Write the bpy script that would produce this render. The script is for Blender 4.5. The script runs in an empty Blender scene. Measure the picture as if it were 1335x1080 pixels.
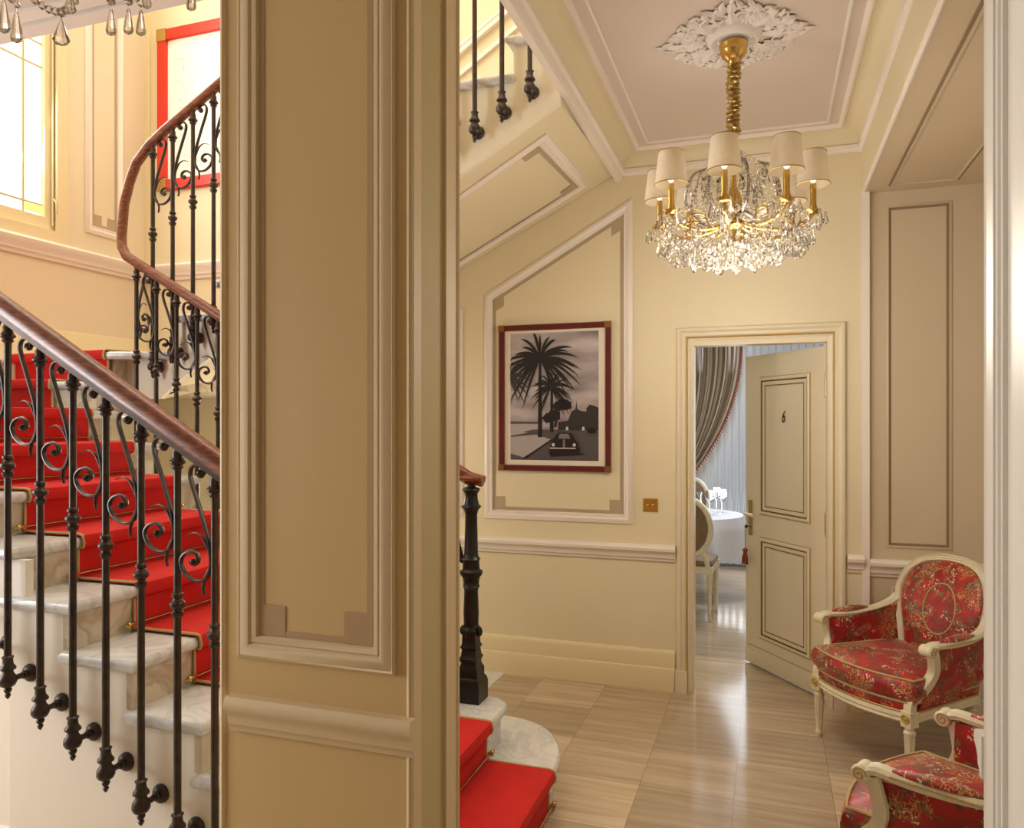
import bpy, bmesh, math, random
from mathutils import Vector as V, Matrix as M
random.seed(7)
S = bpy.context.scene
COL = S.collection
PI = math.pi
sin, cos = math.sin, math.cos

# ------------------------------------------------------------------ materials
def lin(c):
    return tuple(((x/255)/12.92 if x/255 <= .04045 else ((x/255+.055)/1.055)**2.4) for x in c) + (1,)

def newmat(name):
    m = bpy.data.materials.new(name); m.use_nodes = True
    nt = m.node_tree; b = nt.nodes['Principled BSDF']
    return m, nt, b

def node(nt, typ, **kw):
    n = nt.nodes.new(typ)
    for k, v in kw.items(): setattr(n, k, v)
    return n

def plain(name, rgb, rough=.5, metal=0., var=.0, scale=6., bump=0., bscale=60., spec=.5, coat=0.):
    m, nt, b = newmat(name)
    b.inputs['Base Color'].default_value = lin(rgb)
    b.inputs['Roughness'].default_value = rough
    b.inputs['Metallic'].default_value = metal
    b.inputs['Specular IOR Level'].default_value = spec
    b.inputs['Coat Weight'].default_value = coat
    tc = node(nt, 'ShaderNodeTexCoord')
    if var:
        n = node(nt, 'ShaderNodeTexNoise'); n.inputs['Scale'].default_value = scale; n.inputs['Detail'].default_value = 4
        r = node(nt, 'ShaderNodeValToRGB')
        c = lin(rgb)
        r.color_ramp.elements[0].position = .3; r.color_ramp.elements[1].position = .7
        r.color_ramp.elements[0].color = tuple(x*(1-var) for x in c[:3])+(1,)
        r.color_ramp.elements[1].color = tuple(min(1, x*(1+var)) for x in c[:3])+(1,)
        nt.links.new(tc.outputs['Object'], n.inputs['Vector'])
        nt.links.new(n.outputs['Fac'], r.inputs['Fac']); nt.links.new(r.outputs['Color'], b.inputs['Base Color'])
    if bump:
        n2 = node(nt, 'ShaderNodeTexNoise'); n2.inputs['Scale'].default_value = bscale; n2.inputs['Detail'].default_value = 3
        bp = node(nt, 'ShaderNodeBump'); bp.inputs['Strength'].default_value = bump; bp.inputs['Distance'].default_value = .01
        nt.links.new(tc.outputs['Object'], n2.inputs['Vector'])
        nt.links.new(n2.outputs['Fac'], bp.inputs['Height']); nt.links.new(bp.outputs['Normal'], b.inputs['Normal'])
    return m

WALL = plain('cream_wall_paint', (225, 212, 178), .45, var=.02, scale=1.5, bump=.03, bscale=25)
PIER = plain('shaded_pier_paint', (212, 182, 128), .45, var=.02, scale=1.5, bump=.03, bscale=25)  # cream wall paint in a darker tone, the pier's shade put into the colour
STAIRWALL = plain('warm_stair_paint', (225, 211, 182), .45, var=.02, scale=1.5, bump=.03, bscale=25)
TRIM = plain('off_white_trim_paint', (234, 224, 212), .42)
TRIMY = plain('ivory_trim_paint', (228, 212, 172), .38)
TAUPE = plain('taupe_band_paint', (176, 158, 130), .5)
CEIL = plain('pale_ceiling_paint', (214, 199, 188), .6, var=.015, scale=1.2)
PLASTER = plain('white_plaster', (232, 224, 216), .55)
JAMBW = plain('pale_grey_jamb_paint', (224, 220, 210), .4)
SPAN = plain('pinkish_stair_side_paint', (242, 232, 216), .45, var=.02, scale=2)
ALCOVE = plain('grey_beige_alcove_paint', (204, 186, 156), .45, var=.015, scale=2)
GROOVE_SHADE = plain('painted_groove_shadow', (140, 120, 92), .5)  # brown for flat strips that paint the shadow lines beside mouldings
IRON = plain('dark_iron', (66, 56, 50), .4, metal=.55, var=.25, scale=30, spec=.6)
IRON2 = plain('green_black_cast_iron', (38, 40, 34), .35, metal=.5, var=.35, scale=18, spec=.6)
BRASS = plain('polished_brass', (206, 172, 104), .22, metal=1.)
GOLD = plain('gilt_gold', (214, 178, 104), .25, metal=1.)
GILT = plain('gilt_line_paint', (190, 158, 84), .4, metal=.3)
RODM = plain('brass_rod', (190, 160, 120), .25, metal=1.)
REDFR = plain('mahogany_red_frame', (96, 30, 24), .3, var=.2, scale=20)
REDFR2 = plain('bright_red_frame', (206, 48, 28), .35)
MATW = plain('white_mat_board', (226, 214, 196), .7)
PAPER = plain('pale_poster_paper', (236, 232, 222), .7)
PGREY = plain('faded_poster_ink', (196, 200, 192), .7)
DOORP = plain('ivory_door_paint', (224, 211, 182), .4, var=.015, scale=3)
DARK = plain('dark_recess_line', (66, 54, 40), .6)
INK = plain('black_ink', (24, 20, 18), .5)
CHAIRP = plain('cream_lacquered_wood', (228, 219, 190), .38, var=.08, scale=14)
PIPING = plain('gold_cord', (206, 178, 118), .5, bump=.6, bscale=300)
BROWNF = plain('taupe_chair_fabric', (128, 106, 80), .7, var=.1, scale=20)
CLOTH = plain('white_linen', (222, 224, 230), .8, bump=.1, bscale=200)
TASSEL = plain('rust_tassel_thread', (140, 72, 40), .8, var=.2, scale=60)
SHADE = plain('ivory_silk_shade', (246, 240, 226), .6, var=.04, scale=40)
def translucent(m, f):
    nt = m.node_tree; b = nt.nodes['Principled BSDF']; t = node(nt, 'ShaderNodeBsdfTranslucent'); t.inputs[0].default_value = lin((250, 238, 214))
    x = node(nt, 'ShaderNodeMixShader'); x.inputs[0].default_value = f
    nt.links.new(b.outputs[0], x.inputs[1]); nt.links.new(t.outputs[0], x.inputs[2]); nt.links.new(x.outputs[0], nt.nodes['Material Output'].inputs['Surface'])
translucent(SHADE, .3)
SHADEIN = plain('white_shade_lining', (240, 232, 214), .7); translucent(SHADEIN, .5)
PORC = plain('white_porcelain', (236, 232, 222), .15)
DINW = plain('blue_grey_dining_wall', (170, 170, 164), .6)
LEAD = plain('window_lead_bar', (196, 182, 140), .5)

def wood(name, a, b_, rough=.4):
    m, nt, b = newmat(name)
    tc = node(nt, 'ShaderNodeTexCoord'); mp = node(nt, 'ShaderNodeMapping'); mp.inputs['Scale'].default_value = (4, 40, 40)
    n = node(nt, 'ShaderNodeTexNoise'); n.inputs['Scale'].default_value = 2.5; n.inputs['Detail'].default_value = 6
    r = node(nt, 'ShaderNodeValToRGB'); r.color_ramp.elements[0].color = lin(a); r.color_ramp.elements[1].color = lin(b_)
    r.color_ramp.elements[0].position = .35; r.color_ramp.elements[1].position = .7
    nt.links.new(tc.outputs['Object'], mp.inputs['Vector']); nt.links.new(mp.outputs['Vector'], n.inputs['Vector'])
    nt.links.new(n.outputs['Fac'], r.inputs['Fac']); nt.links.new(r.outputs['Color'], b.inputs['Base Color'])
    b.inputs['Roughness'].default_value = rough; b.inputs['Coat Weight'].default_value = .15; b.inputs['Coat Roughness'].default_value = .1
    return m
WOOD = wood('mahogany_handrail', (92, 42, 22), (152, 86, 46))

def marble(name, base, vein, rough=.2, scale=3.):
    m, nt, b = newmat(name)
    tc = node(nt, 'ShaderNodeTexCoord')
    n = node(nt, 'ShaderNodeTexNoise'); n.inputs['Scale'].default_value = scale; n.inputs['Detail'].default_value = 8; n.inputs['Distortion'].default_value = 1.6
    r = node(nt, 'ShaderNodeValToRGB'); e = r.color_ramp.elements
    e[0].position = .40; e[0].color = lin(base); e[1].position = .50; e[1].color = lin(vein)
    e2 = e.new(.54); e2.color = lin(base); e3 = e.new(.75); e3.color = lin(tuple(int(x*.93) for x in base))
    nt.links.new(tc.outputs['Object'], n.inputs['Vector']); nt.links.new(n.outputs['Fac'], r.inputs['Fac'])
    nt.links.new(r.outputs['Color'], b.inputs['Base Color']); b.inputs['Roughness'].default_value = rough
    return m
MARBLE = marble('grey_veined_white_marble', (218, 216, 210), (198, 197, 194), .2, 5.)
MARBLE2 = marble('cream_veined_marble', (214, 200, 176), (182, 164, 138), .3)

def carpet_mat():
    m, nt, b = newmat('red_wool_carpet')
    tc = node(nt, 'ShaderNodeTexCoord')
    n = node(nt, 'ShaderNodeTexNoise'); n.inputs['Scale'].default_value = 9; n.inputs['Detail'].default_value = 5
    r = node(nt, 'ShaderNodeValToRGB'); r.color_ramp.elements[0].color = lin((182, 14, 10)); r.color_ramp.elements[1].color = lin((218, 30, 20))
    n2 = node(nt, 'ShaderNodeTexNoise'); n2.inputs['Scale'].default_value = 420
    bp = node(nt, 'ShaderNodeBump'); bp.inputs['Strength'].default_value = .5; bp.inputs['Distance'].default_value = .004
    for x in (n, n2): nt.links.new(tc.outputs['Object'], x.inputs['Vector'])
    nt.links.new(n.outputs['Fac'], r.inputs['Fac']); nt.links.new(r.outputs['Color'], b.inputs['Base Color'])
    nt.links.new(n2.outputs['Fac'], bp.inputs['Height']); nt.links.new(bp.outputs['Normal'], b.inputs['Normal'])
    b.inputs['Roughness'].default_value = .9; b.inputs['Sheen Weight'].default_value = .3; b.inputs['Sheen Tint'].default_value = lin((255, 90, 60))
    return m
CARPET = carpet_mat()

def floor_mat():
    m, nt, b = newmat('travertine_floor_tiles')
    geo = node(nt, 'ShaderNodeNewGeometry')
    mp = node(nt, 'ShaderNodeMapping'); mp.inputs['Location'].default_value = (.14/.4, -4.155/.4, 0); mp.inputs['Scale'].default_value = (2.5, 2.5, 2.5)
    nt.links.new(geo.outputs['Position'], mp.inputs['Vector'])
    fl = node(nt, 'ShaderNodeVectorMath', operation='FLOOR'); nt.links.new(mp.outputs['Vector'], fl.inputs[0])
    wn = node(nt, 'ShaderNodeTexWhiteNoise', noise_dimensions='3D'); nt.links.new(fl.outputs['Vector'], wn.inputs['Vector'])
    # stone streaks running along X inside each tile
    mul = node(nt, 'ShaderNodeVectorMath', operation='MULTIPLY_ADD'); nt.links.new(wn.outputs['Color'], mul.inputs[0])
    mul.inputs[1].default_value = (7, 7, 7); nt.links.new(mp.outputs['Vector'], mul.inputs[2])
    mp2 = node(nt, 'ShaderNodeMapping'); mp2.inputs['Scale'].default_value = (.5, 7, 1); nt.links.new(mul.outputs['Vector'], mp2.inputs['Vector'])
    ns = node(nt, 'ShaderNodeTexNoise'); ns.inputs['Scale'].default_value = 1.6; ns.inputs['Detail'].default_value = 6; nt.links.new(mp2.outputs['Vector'], ns.inputs['Vector'])
    r = node(nt, 'ShaderNodeValToRGB'); r.color_ramp.elements[0].position = .3; r.color_ramp.elements[1].position = .72
    r.color_ramp.elements[0].color = lin((176, 152, 122)); r.color_ramp.elements[1].color = lin((204, 184, 156))
    nt.links.new(ns.outputs['Fac'], r.inputs['Fac'])
    mr = node(nt, 'ShaderNodeMapRange'); mr.inputs['To Min'].default_value = .76; mr.inputs['To Max'].default_value = 1.16
    nt.links.new(wn.outputs['Value'], mr.inputs['Value'])
    mx = node(nt, 'ShaderNodeVectorMath', operation='SCALE'); nt.links.new(r.outputs['Color'], mx.inputs[0]); nt.links.new(mr.outputs['Result'], mx.inputs['Scale'])
    # joints
    fr = node(nt, 'ShaderNodeVectorMath', operation='FRACTION'); nt.links.new(mp.outputs['Vector'], fr.inputs[0])
    sx = node(nt, 'ShaderNodeSeparateXYZ'); nt.links.new(fr.outputs['Vector'], sx.inputs[0])
    fac = None
    for ax in 'XY':
        p = node(nt, 'ShaderNodeMath', operation='PINGPONG'); p.inputs[1].default_value = .5; nt.links.new(sx.outputs[ax], p.inputs[0])
        lt = node(nt, 'ShaderNodeMath', operation='LESS_THAN'); lt.inputs[1].default_value = .0028; nt.links.new(p.outputs[0], lt.inputs[0])
        if fac is None: fac = lt
        else:
            a = node(nt, 'ShaderNodeMath', operation='MAXIMUM'); nt.links.new(fac.outputs[0], a.inputs[0]); nt.links.new(lt.outputs[0], a.inputs[1]); fac = a
    mix = node(nt, 'ShaderNodeMix', data_type='RGBA'); nt.links.new(fac.outputs[0], mix.inputs['Factor'])
    nt.links.new(mx.outputs['Vector'], mix.inputs[6]); mix.inputs[7].default_value = lin((130, 108, 84))
    nt.links.new(mix.outputs[2], b.inputs['Base Color'])
    b.inputs['Roughness'].default_value = .13; b.inputs['Specular IOR Level'].default_value = .55
    return m
FLOOR = floor_mat()

def damask():
    m, nt, b = newmat('red_floral_damask')
    tc = node(nt, 'ShaderNodeTexCoord'); L = nt.links.new
    def noise(sc, det=3, dist=0.):
        n = node(nt, 'ShaderNodeTexNoise'); n.inputs['Scale'].default_value = sc; n.inputs['Detail'].default_value = det; n.inputs['Distortion'].default_value = dist
        L(tc.outputs['Object'], n.inputs['Vector']); return n
    def ramp(src, a, ca, b_, cb):
        r = node(nt, 'ShaderNodeValToRGB'); r.color_ramp.elements[0].position = a; r.color_ramp.elements[0].color = ca
        r.color_ramp.elements[1].position = b_; r.color_ramp.elements[1].color = cb; L(src, r.inputs['Fac']); return r
    def mix(f, a, b_):
        x = node(nt, 'ShaderNodeMix', data_type='RGBA'); L(f, x.inputs['Factor'])
        for k, c in ((6, a), (7, b_)):
            if isinstance(c, tuple): x.inputs[k].default_value = c
            else: L(c, x.inputs[k])
        return x.outputs[2]
    W, K = (1, 1, 1, 1), (0, 0, 0, 1)
    base = ramp(noise(9, 2).outputs['Fac'], .35, lin((136, 12, 12)), .65, lin((190, 28, 22))).outputs['Color']
    # muted foliage
    fol = ramp(noise(17, 5, 1.5).outputs['Fac'], .53, K, .57, W).outputs['Color']
    fc = ramp(noise(40, 2).outputs['Fac'], .4, lin((112, 58, 38)), .6, lin((128, 92, 58))).outputs['Color']
    c = mix(fol, base, fc)
    # winding sprigs in gold and cream, gathered in clusters
    nd = noise(20, 2)
    sc = node(nt, 'ShaderNodeVectorMath', operation='MULTIPLY_ADD'); sc.inputs[1].default_value = (.07, .07, .07)
    L(nd.outputs['Color'], sc.inputs[0]); L(tc.outputs['Object'], sc.inputs[2])
    vo = node(nt, 'ShaderNodeTexVoronoi', feature='SMOOTH_F1'); vo.inputs['Scale'].default_value = 75; L(sc.outputs['Vector'], vo.inputs['Vector'])
    dots = ramp(vo.outputs['Distance'], .26, W, .32, K).outputs['Color']
    ve = node(nt, 'ShaderNodeTexVoronoi', feature='DISTANCE_TO_EDGE'); ve.inputs['Scale'].default_value = 62; L(sc.outputs['Vector'], ve.inputs['Vector'])
    vine = ramp(ve.outputs['Distance'], .045, W, .08, K).outputs['Color']
    cl1 = ramp(noise(8, 2, .6).outputs['Fac'], .52, K, .56, W).outputs['Color']
    cl2 = ramp(noise(11, 2, .6).outputs['Fac'], .55, K, .58, W).outputs['Color']
    def mul(a, b_):
        x = node(nt, 'ShaderNodeMath', operation='MULTIPLY'); L(a, x.inputs[0]); L(b_, x.inputs[1]); return x.outputs[0]
    mv = mul(vine, cl1); md = mul(dots, cl2)
    c = mix(mv, c, lin((196, 152, 92))); c = mix(md, c, lin((222, 198, 168)))
    L(c, b.inputs['Base Color'])
    b.inputs['Roughness'].default_value = .4; b.inputs['Sheen Weight'].default_value = .15
    bp = node(nt, 'ShaderNodeBump'); bp.inputs['Strength'].default_value = .3; bp.inputs['Distance'].default_value = .002
    L(md, bp.inputs['Height']); L(bp.outputs['Normal'], b.inputs['Normal'])
    return m
DAMASK = damask()

def glass(name, rgb=(255, 255, 255), rough=0., ior=1.5):
    m, nt, b = newmat(name)
    b.inputs['Base Color'].default_value = lin(rgb); b.inputs['Transmission Weight'].default_value = 1.
    b.inputs['Roughness'].default_value = rough; b.inputs['IOR'].default_value = ior
    return m
def crystal_mat():
    m = bpy.data.materials.new('cut_crystal'); m.use_nodes = True; nt = m.node_tree; nt.nodes.remove(nt.nodes['Principled BSDF'])
    out = nt.nodes['Material Output']
    tr = node(nt, 'ShaderNodeBsdfTransparent'); tr.inputs[0].default_value = (.96, .95, .93, 1)
    gl = node(nt, 'ShaderNodeBsdfGlossy'); gl.inputs['Roughness'].default_value = .05; gl.inputs[0].default_value = (1, .98, .95, 1)
    rf = node(nt, 'ShaderNodeBsdfRefraction'); rf.inputs['IOR'].default_value = 1.5; rf.inputs['Roughness'].default_value = .0
    fr = node(nt, 'ShaderNodeFresnel'); fr.inputs['IOR'].default_value = 1.75
    m1 = node(nt, 'ShaderNodeMixShader'); m1.inputs[0].default_value = .3; nt.links.new(tr.outputs[0], m1.inputs[1]); nt.links.new(rf.outputs[0], m1.inputs[2])
    m2 = node(nt, 'ShaderNodeMixShader'); nt.links.new(fr.outputs[0], m2.inputs[0]); nt.links.new(m1.outputs[0], m2.inputs[1]); nt.links.new(gl.outputs[0], m2.inputs[2])
    nt.links.new(m2.outputs[0], out.inputs['Surface']); return m
CRYSTAL = crystal_mat()
GLASS = glass('clear_glass', (250, 252, 255), 0., 1.45)

def emis(name, rgb, st):
    m, nt, b = newmat(name)
    b.inputs['Base Color'].default_value = lin(rgb); b.inputs['Emission Color'].default_value = lin(rgb); b.inputs['Emission Strength'].default_value = st
    return m
SKYPANE = emis('daylit_frosted_pane', (255, 253, 246), 1.0)
SKYPANE2 = emis('daylit_dining_pane', (226, 238, 255), 3.)
YPANE = emis('daylit_yellow_pane', (248, 226, 110), 1.0)
BULB = emis('warm_bulb', (255, 236, 205), 2.2)

def curtain_mat():
    m, nt, b = newmat('striped_taupe_curtain')
    tc = node(nt, 'ShaderNodeTexCoord'); sx = node(nt, 'ShaderNodeSeparateXYZ')
    nt.links.new(tc.outputs['UV'], sx.inputs[0])
    ml = node(nt, 'ShaderNodeMath', operation='MULTIPLY'); ml.inputs[1].default_value = 11; nt.links.new(sx.outputs['X'], ml.inputs[0])
    fr = node(nt, 'ShaderNodeMath', operation='FRACT'); nt.links.new(ml.outputs[0], fr.inputs[0])
    r = node(nt, 'ShaderNodeValToRGB'); r.color_ramp.interpolation = 'CONSTANT'
    e = r.color_ramp.elements; e[0].color = lin((132, 108, 82)); e[1].position = .3; e[1].color = lin((206, 192, 166))
    e.new(.5).color = lin((112, 94, 76)); e.new(.6).color = lin((188, 178, 162)); e.new(.85).color = lin((150, 124, 94))
    nt.links.new(fr.outputs[0], r.inputs['Fac']); nt.links.new(r.outputs['Color'], b.inputs['Base Color'])
    b.inputs['Roughness'].default_value = .55
    return m
CURT = curtain_mat()
SHEER = plain('white_sheer_curtain', (214, 222, 232), .8)

def photo_sky():
    m, nt, b = newmat('printed_grey_sky')
    tc = node(nt, 'ShaderNodeTexCoord'); mp = node(nt, 'ShaderNodeMapping'); mp.inputs['Scale'].default_value = (2, 2, 7)
    n = node(nt, 'ShaderNodeTexNoise'); n.inputs['Scale'].default_value = 1.4; n.inputs['Detail'].default_value = 5
    r = node(nt, 'ShaderNodeValToRGB'); e = r.color_ramp.elements
    e[0].position = .3; e[0].color = lin((118, 108, 110)); e[1].position = .75; e[1].color = lin((204, 192, 190))
    nt.links.new(tc.outputs['Object'], mp.inputs['Vector']); nt.links.new(mp.outputs['Vector'], n.inputs['Vector'])
    nt.links.new(n.outputs['Fac'], r.inputs['Fac']); nt.links.new(r.outputs['Color'], b.inputs['Base Color']); b.inputs['Roughness'].default_value = .35
    return m
PSKY = photo_sky()
PG = {g: plain('print_grey_%d' % g, (g, int(g*.95), int(g*.94)), .35) for g in (30, 52, 84, 120, 168, 205)}

# ------------------------------------------------------------------ mesh builder
class MB:
    def __init__(s): s.bm = bmesh.new(); s.mats = []
    def mi(s, m):
        if m not in s.mats: s.mats.append(m)
        return s.mats.index(m)
    def face(s, vs, m):
        try:
            f = s.bm.faces.new(vs); f.material_index = s.mi(m); f.smooth = True; return f
        except ValueError: return None
    def poly(s, pts, m): return s.face([s.bm.verts.new(p) for p in pts], m)
    def box(s, x0, x1, y0, y1, z0, z1, m):
        v = [s.bm.verts.new(p) for p in ((x0,y0,z0),(x1,y0,z0),(x1,y1,z0),(x0,y1,z0),(x0,y0,z1),(x1,y0,z1),(x1,y1,z1),(x0,y1,z1))]
        for q in ((3,2,1,0),(4,5,6,7),(0,1,5,4),(1,2,6,5),(2,3,7,6),(3,0,4,7)): s.face([v[i] for i in q], m)
        return s
    def extr(s, pts, vec, m):
        vec = V(vec); a = [s.bm.verts.new(p) for p in pts]; b = [s.bm.verts.new(V(p)+vec) for p in pts]
        s.face(a[::-1], m); s.face(b, m)
        n = len(a)
        for i in range(n): s.face([a[i], a[(i+1) % n], b[(i+1) % n], b[i]], m)
        return s
    def rings(s, rings, m, closed_u=True, cap=True, loop=False):
        R = [[s.bm.verts.new(p) for p in r] for r in rings]
        n = len(R[0]); k = len(R)
        for i in range(k if loop else k-1):
            A, B = R[i], R[(i+1) % k]
            for j in range(n if closed_u else n-1): s.face([A[j], A[(j+1) % n], B[(j+1) % n], B[j]], m)
        if cap and closed_u and not loop: s.face(R[0][::-1], m); s.face(R[-1], m)
        return s
    def tube(s, pts, r, m, seg=8, cap=True, loop=False, sy=None):
        pts = [V(p) for p in pts]; n = len(pts)
        rr = r if isinstance(r, (list, tuple)) else [r]*n
        rings = []; prev = None
        for i, p in enumerate(pts):
            if loop: t = pts[(i+1) % n]-pts[i-1]
            else: t = pts[min(i+1, n-1)]-pts[max(i-1, 0)]
            t.normalize()
            if prev is None:
                u = t.orthogonal().normalized()
            else:
                u = prev - t*prev.dot(t)
                if u.length < 1e-6: u = t.orthogonal()
                u.normalize()
            prev = u; w = t.cross(u)
            ring = [p + (u*cos(2*PI*j/seg)+w*sin(2*PI*j/seg))*rr[i] for j in range(seg)]
            if sy: ring = [V((q.x, p.y+(q.y-p.y)*sy, q.z)) for q in ring]
            rings.append(ring)
        return s.rings(rings, m, cap=cap, loop=loop)
    def lathe(s, prof, m, seg=16, c=(0, 0, 0), mat=None, rot=0.):
        c = V(c); rings = []
        for r, z in prof:
            ring = [V((max(r, .0004)*cos(2*PI*j/seg+rot), max(r, .0004)*sin(2*PI*j/seg+rot), z)) for j in range(seg)]
            if mat: ring = [mat @ p for p in ring]
            rings.append([c+p for p in ring])
        return s.rings(rings, m)
    def ball(s, c, r, m, seg=12, rg=8, sc=(1, 1, 1)):
        prof = [(r*sin(PI*i/rg), -r*cos(PI*i/rg)) for i in range(rg+1)]
        return s.lathe(prof, m, seg, c, M.Diagonal((sc[0], sc[1], sc[2])))
    def sweep(s, path, prof, m, side=V((0, 1, 0)), cap=True, loop=False):
        path = [V(p) for p in path]; n = len(path); rings = []
        for i, p in enumerate(path):
            if loop: t = (path[(i+1) % n]-path[i-1])
            else: t = path[min(i+1, n-1)]-path[max(i-1, 0)]
            t.normalize(); sd = V(side)-t*V(side).dot(t); sd.normalize(); up = sd.cross(t) if False else t.cross(sd)
            if up.z < 0 and abs(up.z) > .05: up = -up
            rings.append([p+sd*a+up*b for a, b in prof])
        return s.rings(rings, m, cap=cap, loop=loop)
    def grid(s, fn, nu, nv, m, uv=False):
        G = [[s.bm.verts.new(fn(i/nu, j/nv)) for j in range(nv+1)] for i in range(nu+1)]
        lay = s.bm.loops.layers.uv.verify() if uv else None
        for i in range(nu):
            for j in range(nv):
                f = s.face([G[i][j], G[i+1][j], G[i+1][j+1], G[i][j+1]], m)
                if uv and f:
                    for l, (a, b) in zip(f.loops, ((i, j), (i+1, j), (i+1, j+1), (i, j+1))): l[lay].uv = (a/nu, b/nv)
        return s
    def build(s, name, parent=None, loc=None, angle=38, kind=None, fix=True):
        if fix: bmesh.ops.recalc_face_normals(s.bm, faces=s.bm.faces)
        me = bpy.data.meshes.new(name); s.bm.to_mesh(me); s.bm.free()
        for m in s.mats: me.materials.append(m)
        me.set_sharp_from_angle(angle=math.radians(angle))
        o = bpy.data.objects.new(name, me); COL.objects.link(o)
        if parent: o.parent = parent
        if loc: o.location = loc
        if kind: o['kind'] = kind
        return o

def tag(o, label, cat, group=None):
    o['label'] = label; o['category'] = cat
    if group: o['group'] = group
    return o
def thing(name, label, cat, loc=(0, 0, 0), rz=0., group=None):
    o = bpy.data.objects.new(name, None); COL.objects.link(o)
    o.location = loc; o.rotation_euler = (0, 0, rz); o.empty_display_size = .05
    return tag(o, label, cat, group)
def struct(name, mb, angle=38): return mb.build(name, kind='structure', angle=angle)
def kids(o): return [c for c in bpy.data.objects if c.parent == o]
def copy_tree(o, parent=None):
    c = o.copy(); COL.objects.link(c)
    c.parent = parent
    for k in kids(o): copy_tree(k, c)
    return c
def catmull(P, n=6):
    P = [V(p) for p in P]; out = []
    for i in range(len(P)-1):
        p0, p1, p2, p3 = P[max(i-1, 0)], P[i], P[i+1], P[min(i+2, len(P)-1)]
        for k in range(n):
            t = k/n
            out.append(.5*((2*p1)+(p2-p0)*t+(2*p0-5*p1+4*p2-p3)*t*t+(3*p1-p0-3*p2+p3)*t*t*t))
    out.append(P[-1]); return out

_tn = [0]
def trimname():
    _tn[0] += 1; return 'trim_%d' % _tn[0]

# offset a closed CCW 2D polygon inwards by d
def inset(poly, d):
    n = len(poly); out = []
    for i in range(n):
        a, b, c = V(poly[i-1]).to_2d(), V(poly[i]).to_2d(), V(poly[(i+1) % n]).to_2d()
        e1 = (b-a).normalized(); e2 = (c-b).normalized()
        n1 = V((-e1.y, e1.x)); n2 = V((-e2.y, e2.x))
        out.append(b+(n1+n2)/(1+n1.dot(n2))*d)
    return out
MOULD = [(0, 0), (0, .010), (.008, .014), (.016, .020), (.026, .022), (.034, .016), (.042, .012), (.046, .016), (.054, .012), (.056, 0)]
def frame_mould(mb, poly, O, ex, ey, nn, prof, m):
    O, ex, ey, nn = V(O), V(ex), V(ey), V(nn)
    R = []
    for d, h in prof:
        R.append([O+ex*p.x+ey*p.y+nn*h for p in inset(poly, d)])
    R2 = [mb.bm.verts.new(p) for r in R for p in r]
    n = len(poly); k = len(prof)
    for i in range(k-1):
        for j in range(n): mb.face([R2[i*n+j], R2[i*n+(j+1) % n], R2[(i+1)*n+(j+1) % n], R2[(i+1)*n+j]], m)
def band(mb, poly, O, ex, ey, nn, d0, d1, blk, m, h=.0015):
    O, ex, ey, nn = V(O), V(ex), V(ey), V(nn)
    W = lambda p, hh: O+ex*p[0]+ey*p[1]+nn*hh
    A, B = inset(poly, d0), inset(poly, d1); n = len(poly)
    for j in range(n):
        mb.poly([W(A[j], h), W(A[(j+1) % n], h), W(B[(j+1) % n], h), W(B[j], h)], m)
    for j in range(n):
        p = A[j]; e1 = (A[j-1]-p).normalized()*blk; e2 = (A[(j+1) % n]-p).normalized()*blk
        mb.poly([W(p, h*1.4), W(p+e2, h*1.4), W(p+e1+e2, h*1.4), W(p+e1, h*1.4)], m)
def panel(poly, O, ex, ey, nn, mm=TRIM, bm_=TAUPE, prof=MOULD, d0=.058, d1=.078, blk=.085):
    mb = MB(); frame_mould(mb, poly, O, ex, ey, nn, prof, mm); o = struct(trimname(), mb)
    if bm_:
        mb = MB(); band(mb, poly, O, ex, ey, nn, d0, d1, blk, bm_); struct(trimname(), mb)
    return o
def rail(p0, p1, nn, prof, m, name=None):
    p0, p1, nn = V(p0), V(p1), V(nn)
    mb = MB(); mb.extr([p0+nn*a+V((0, 0, z)) for a, z in prof], p1-p0, m)
    return struct(name or trimname(), mb)
CHR = [(0, .77), (.012, .77), (.016, .785), (.026, .792), (.028, .808), (.036, .822), (.052, .834), (.055, .85), (.048, .862), (.04, .868), (0, .868)]
BASE = [(0, 0), (.030, 0), (.030, .118), (.026, .130), (.018, .134), (.018, .215), (.014, .226), (.008, .234), (0, .236)]

# ------------------------------------------------------------------ key dimensions
YB = 4.611           # back wall of lobby and stairwell
PX0, PX1, PY0, PY1 = -1.412, -.851, 1.707, 1.995   # pier between the two openings
JX = .486            # right jamb
XL = -4.53           # left stairwell wall
TOP = 7.4

# ------------------------------------------------------------------ shell
mb = MB(); mb.box(-4.8, 3.2, -3.7, 9, -.1, 0, FLOOR); struct('floor', mb)
mb = MB(); mb.box(XL, -1.60, 3.60, YB-.03, 0, .002, MARBLE); struct('floor_stone_border', mb)
# back wall with the door opening
mb = MB()
mb.box(XL-.15, -.42, YB, YB+.11, 0, TOP, WALL); mb.box(.32, .5, YB, YB+.11, 0, 3.4, WALL); mb.box(-.42, .32, YB, YB+.11, 2.06, 3.4, WALL)
mb.box(-.42, .5, YB, YB+.11, 3.4, TOP, WALL)
struct('wall_back', mb)
mb = MB(); mb.box(.5, 2.6, 4.63, 4.72, 0, 3.4, ALCOVE); struct('wall_back_alcove', mb)
mb = MB(); mb.box(2.5, 2.6, 1.9, 4.63, 0, 3.4, ALCOVE); struct('wall_right', mb)
mb = MB(); mb.box(.5, 2.5, PY1, 4.63, 2.88, 3.30, ALCOVE); struct('ceiling_alcove', mb)
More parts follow.
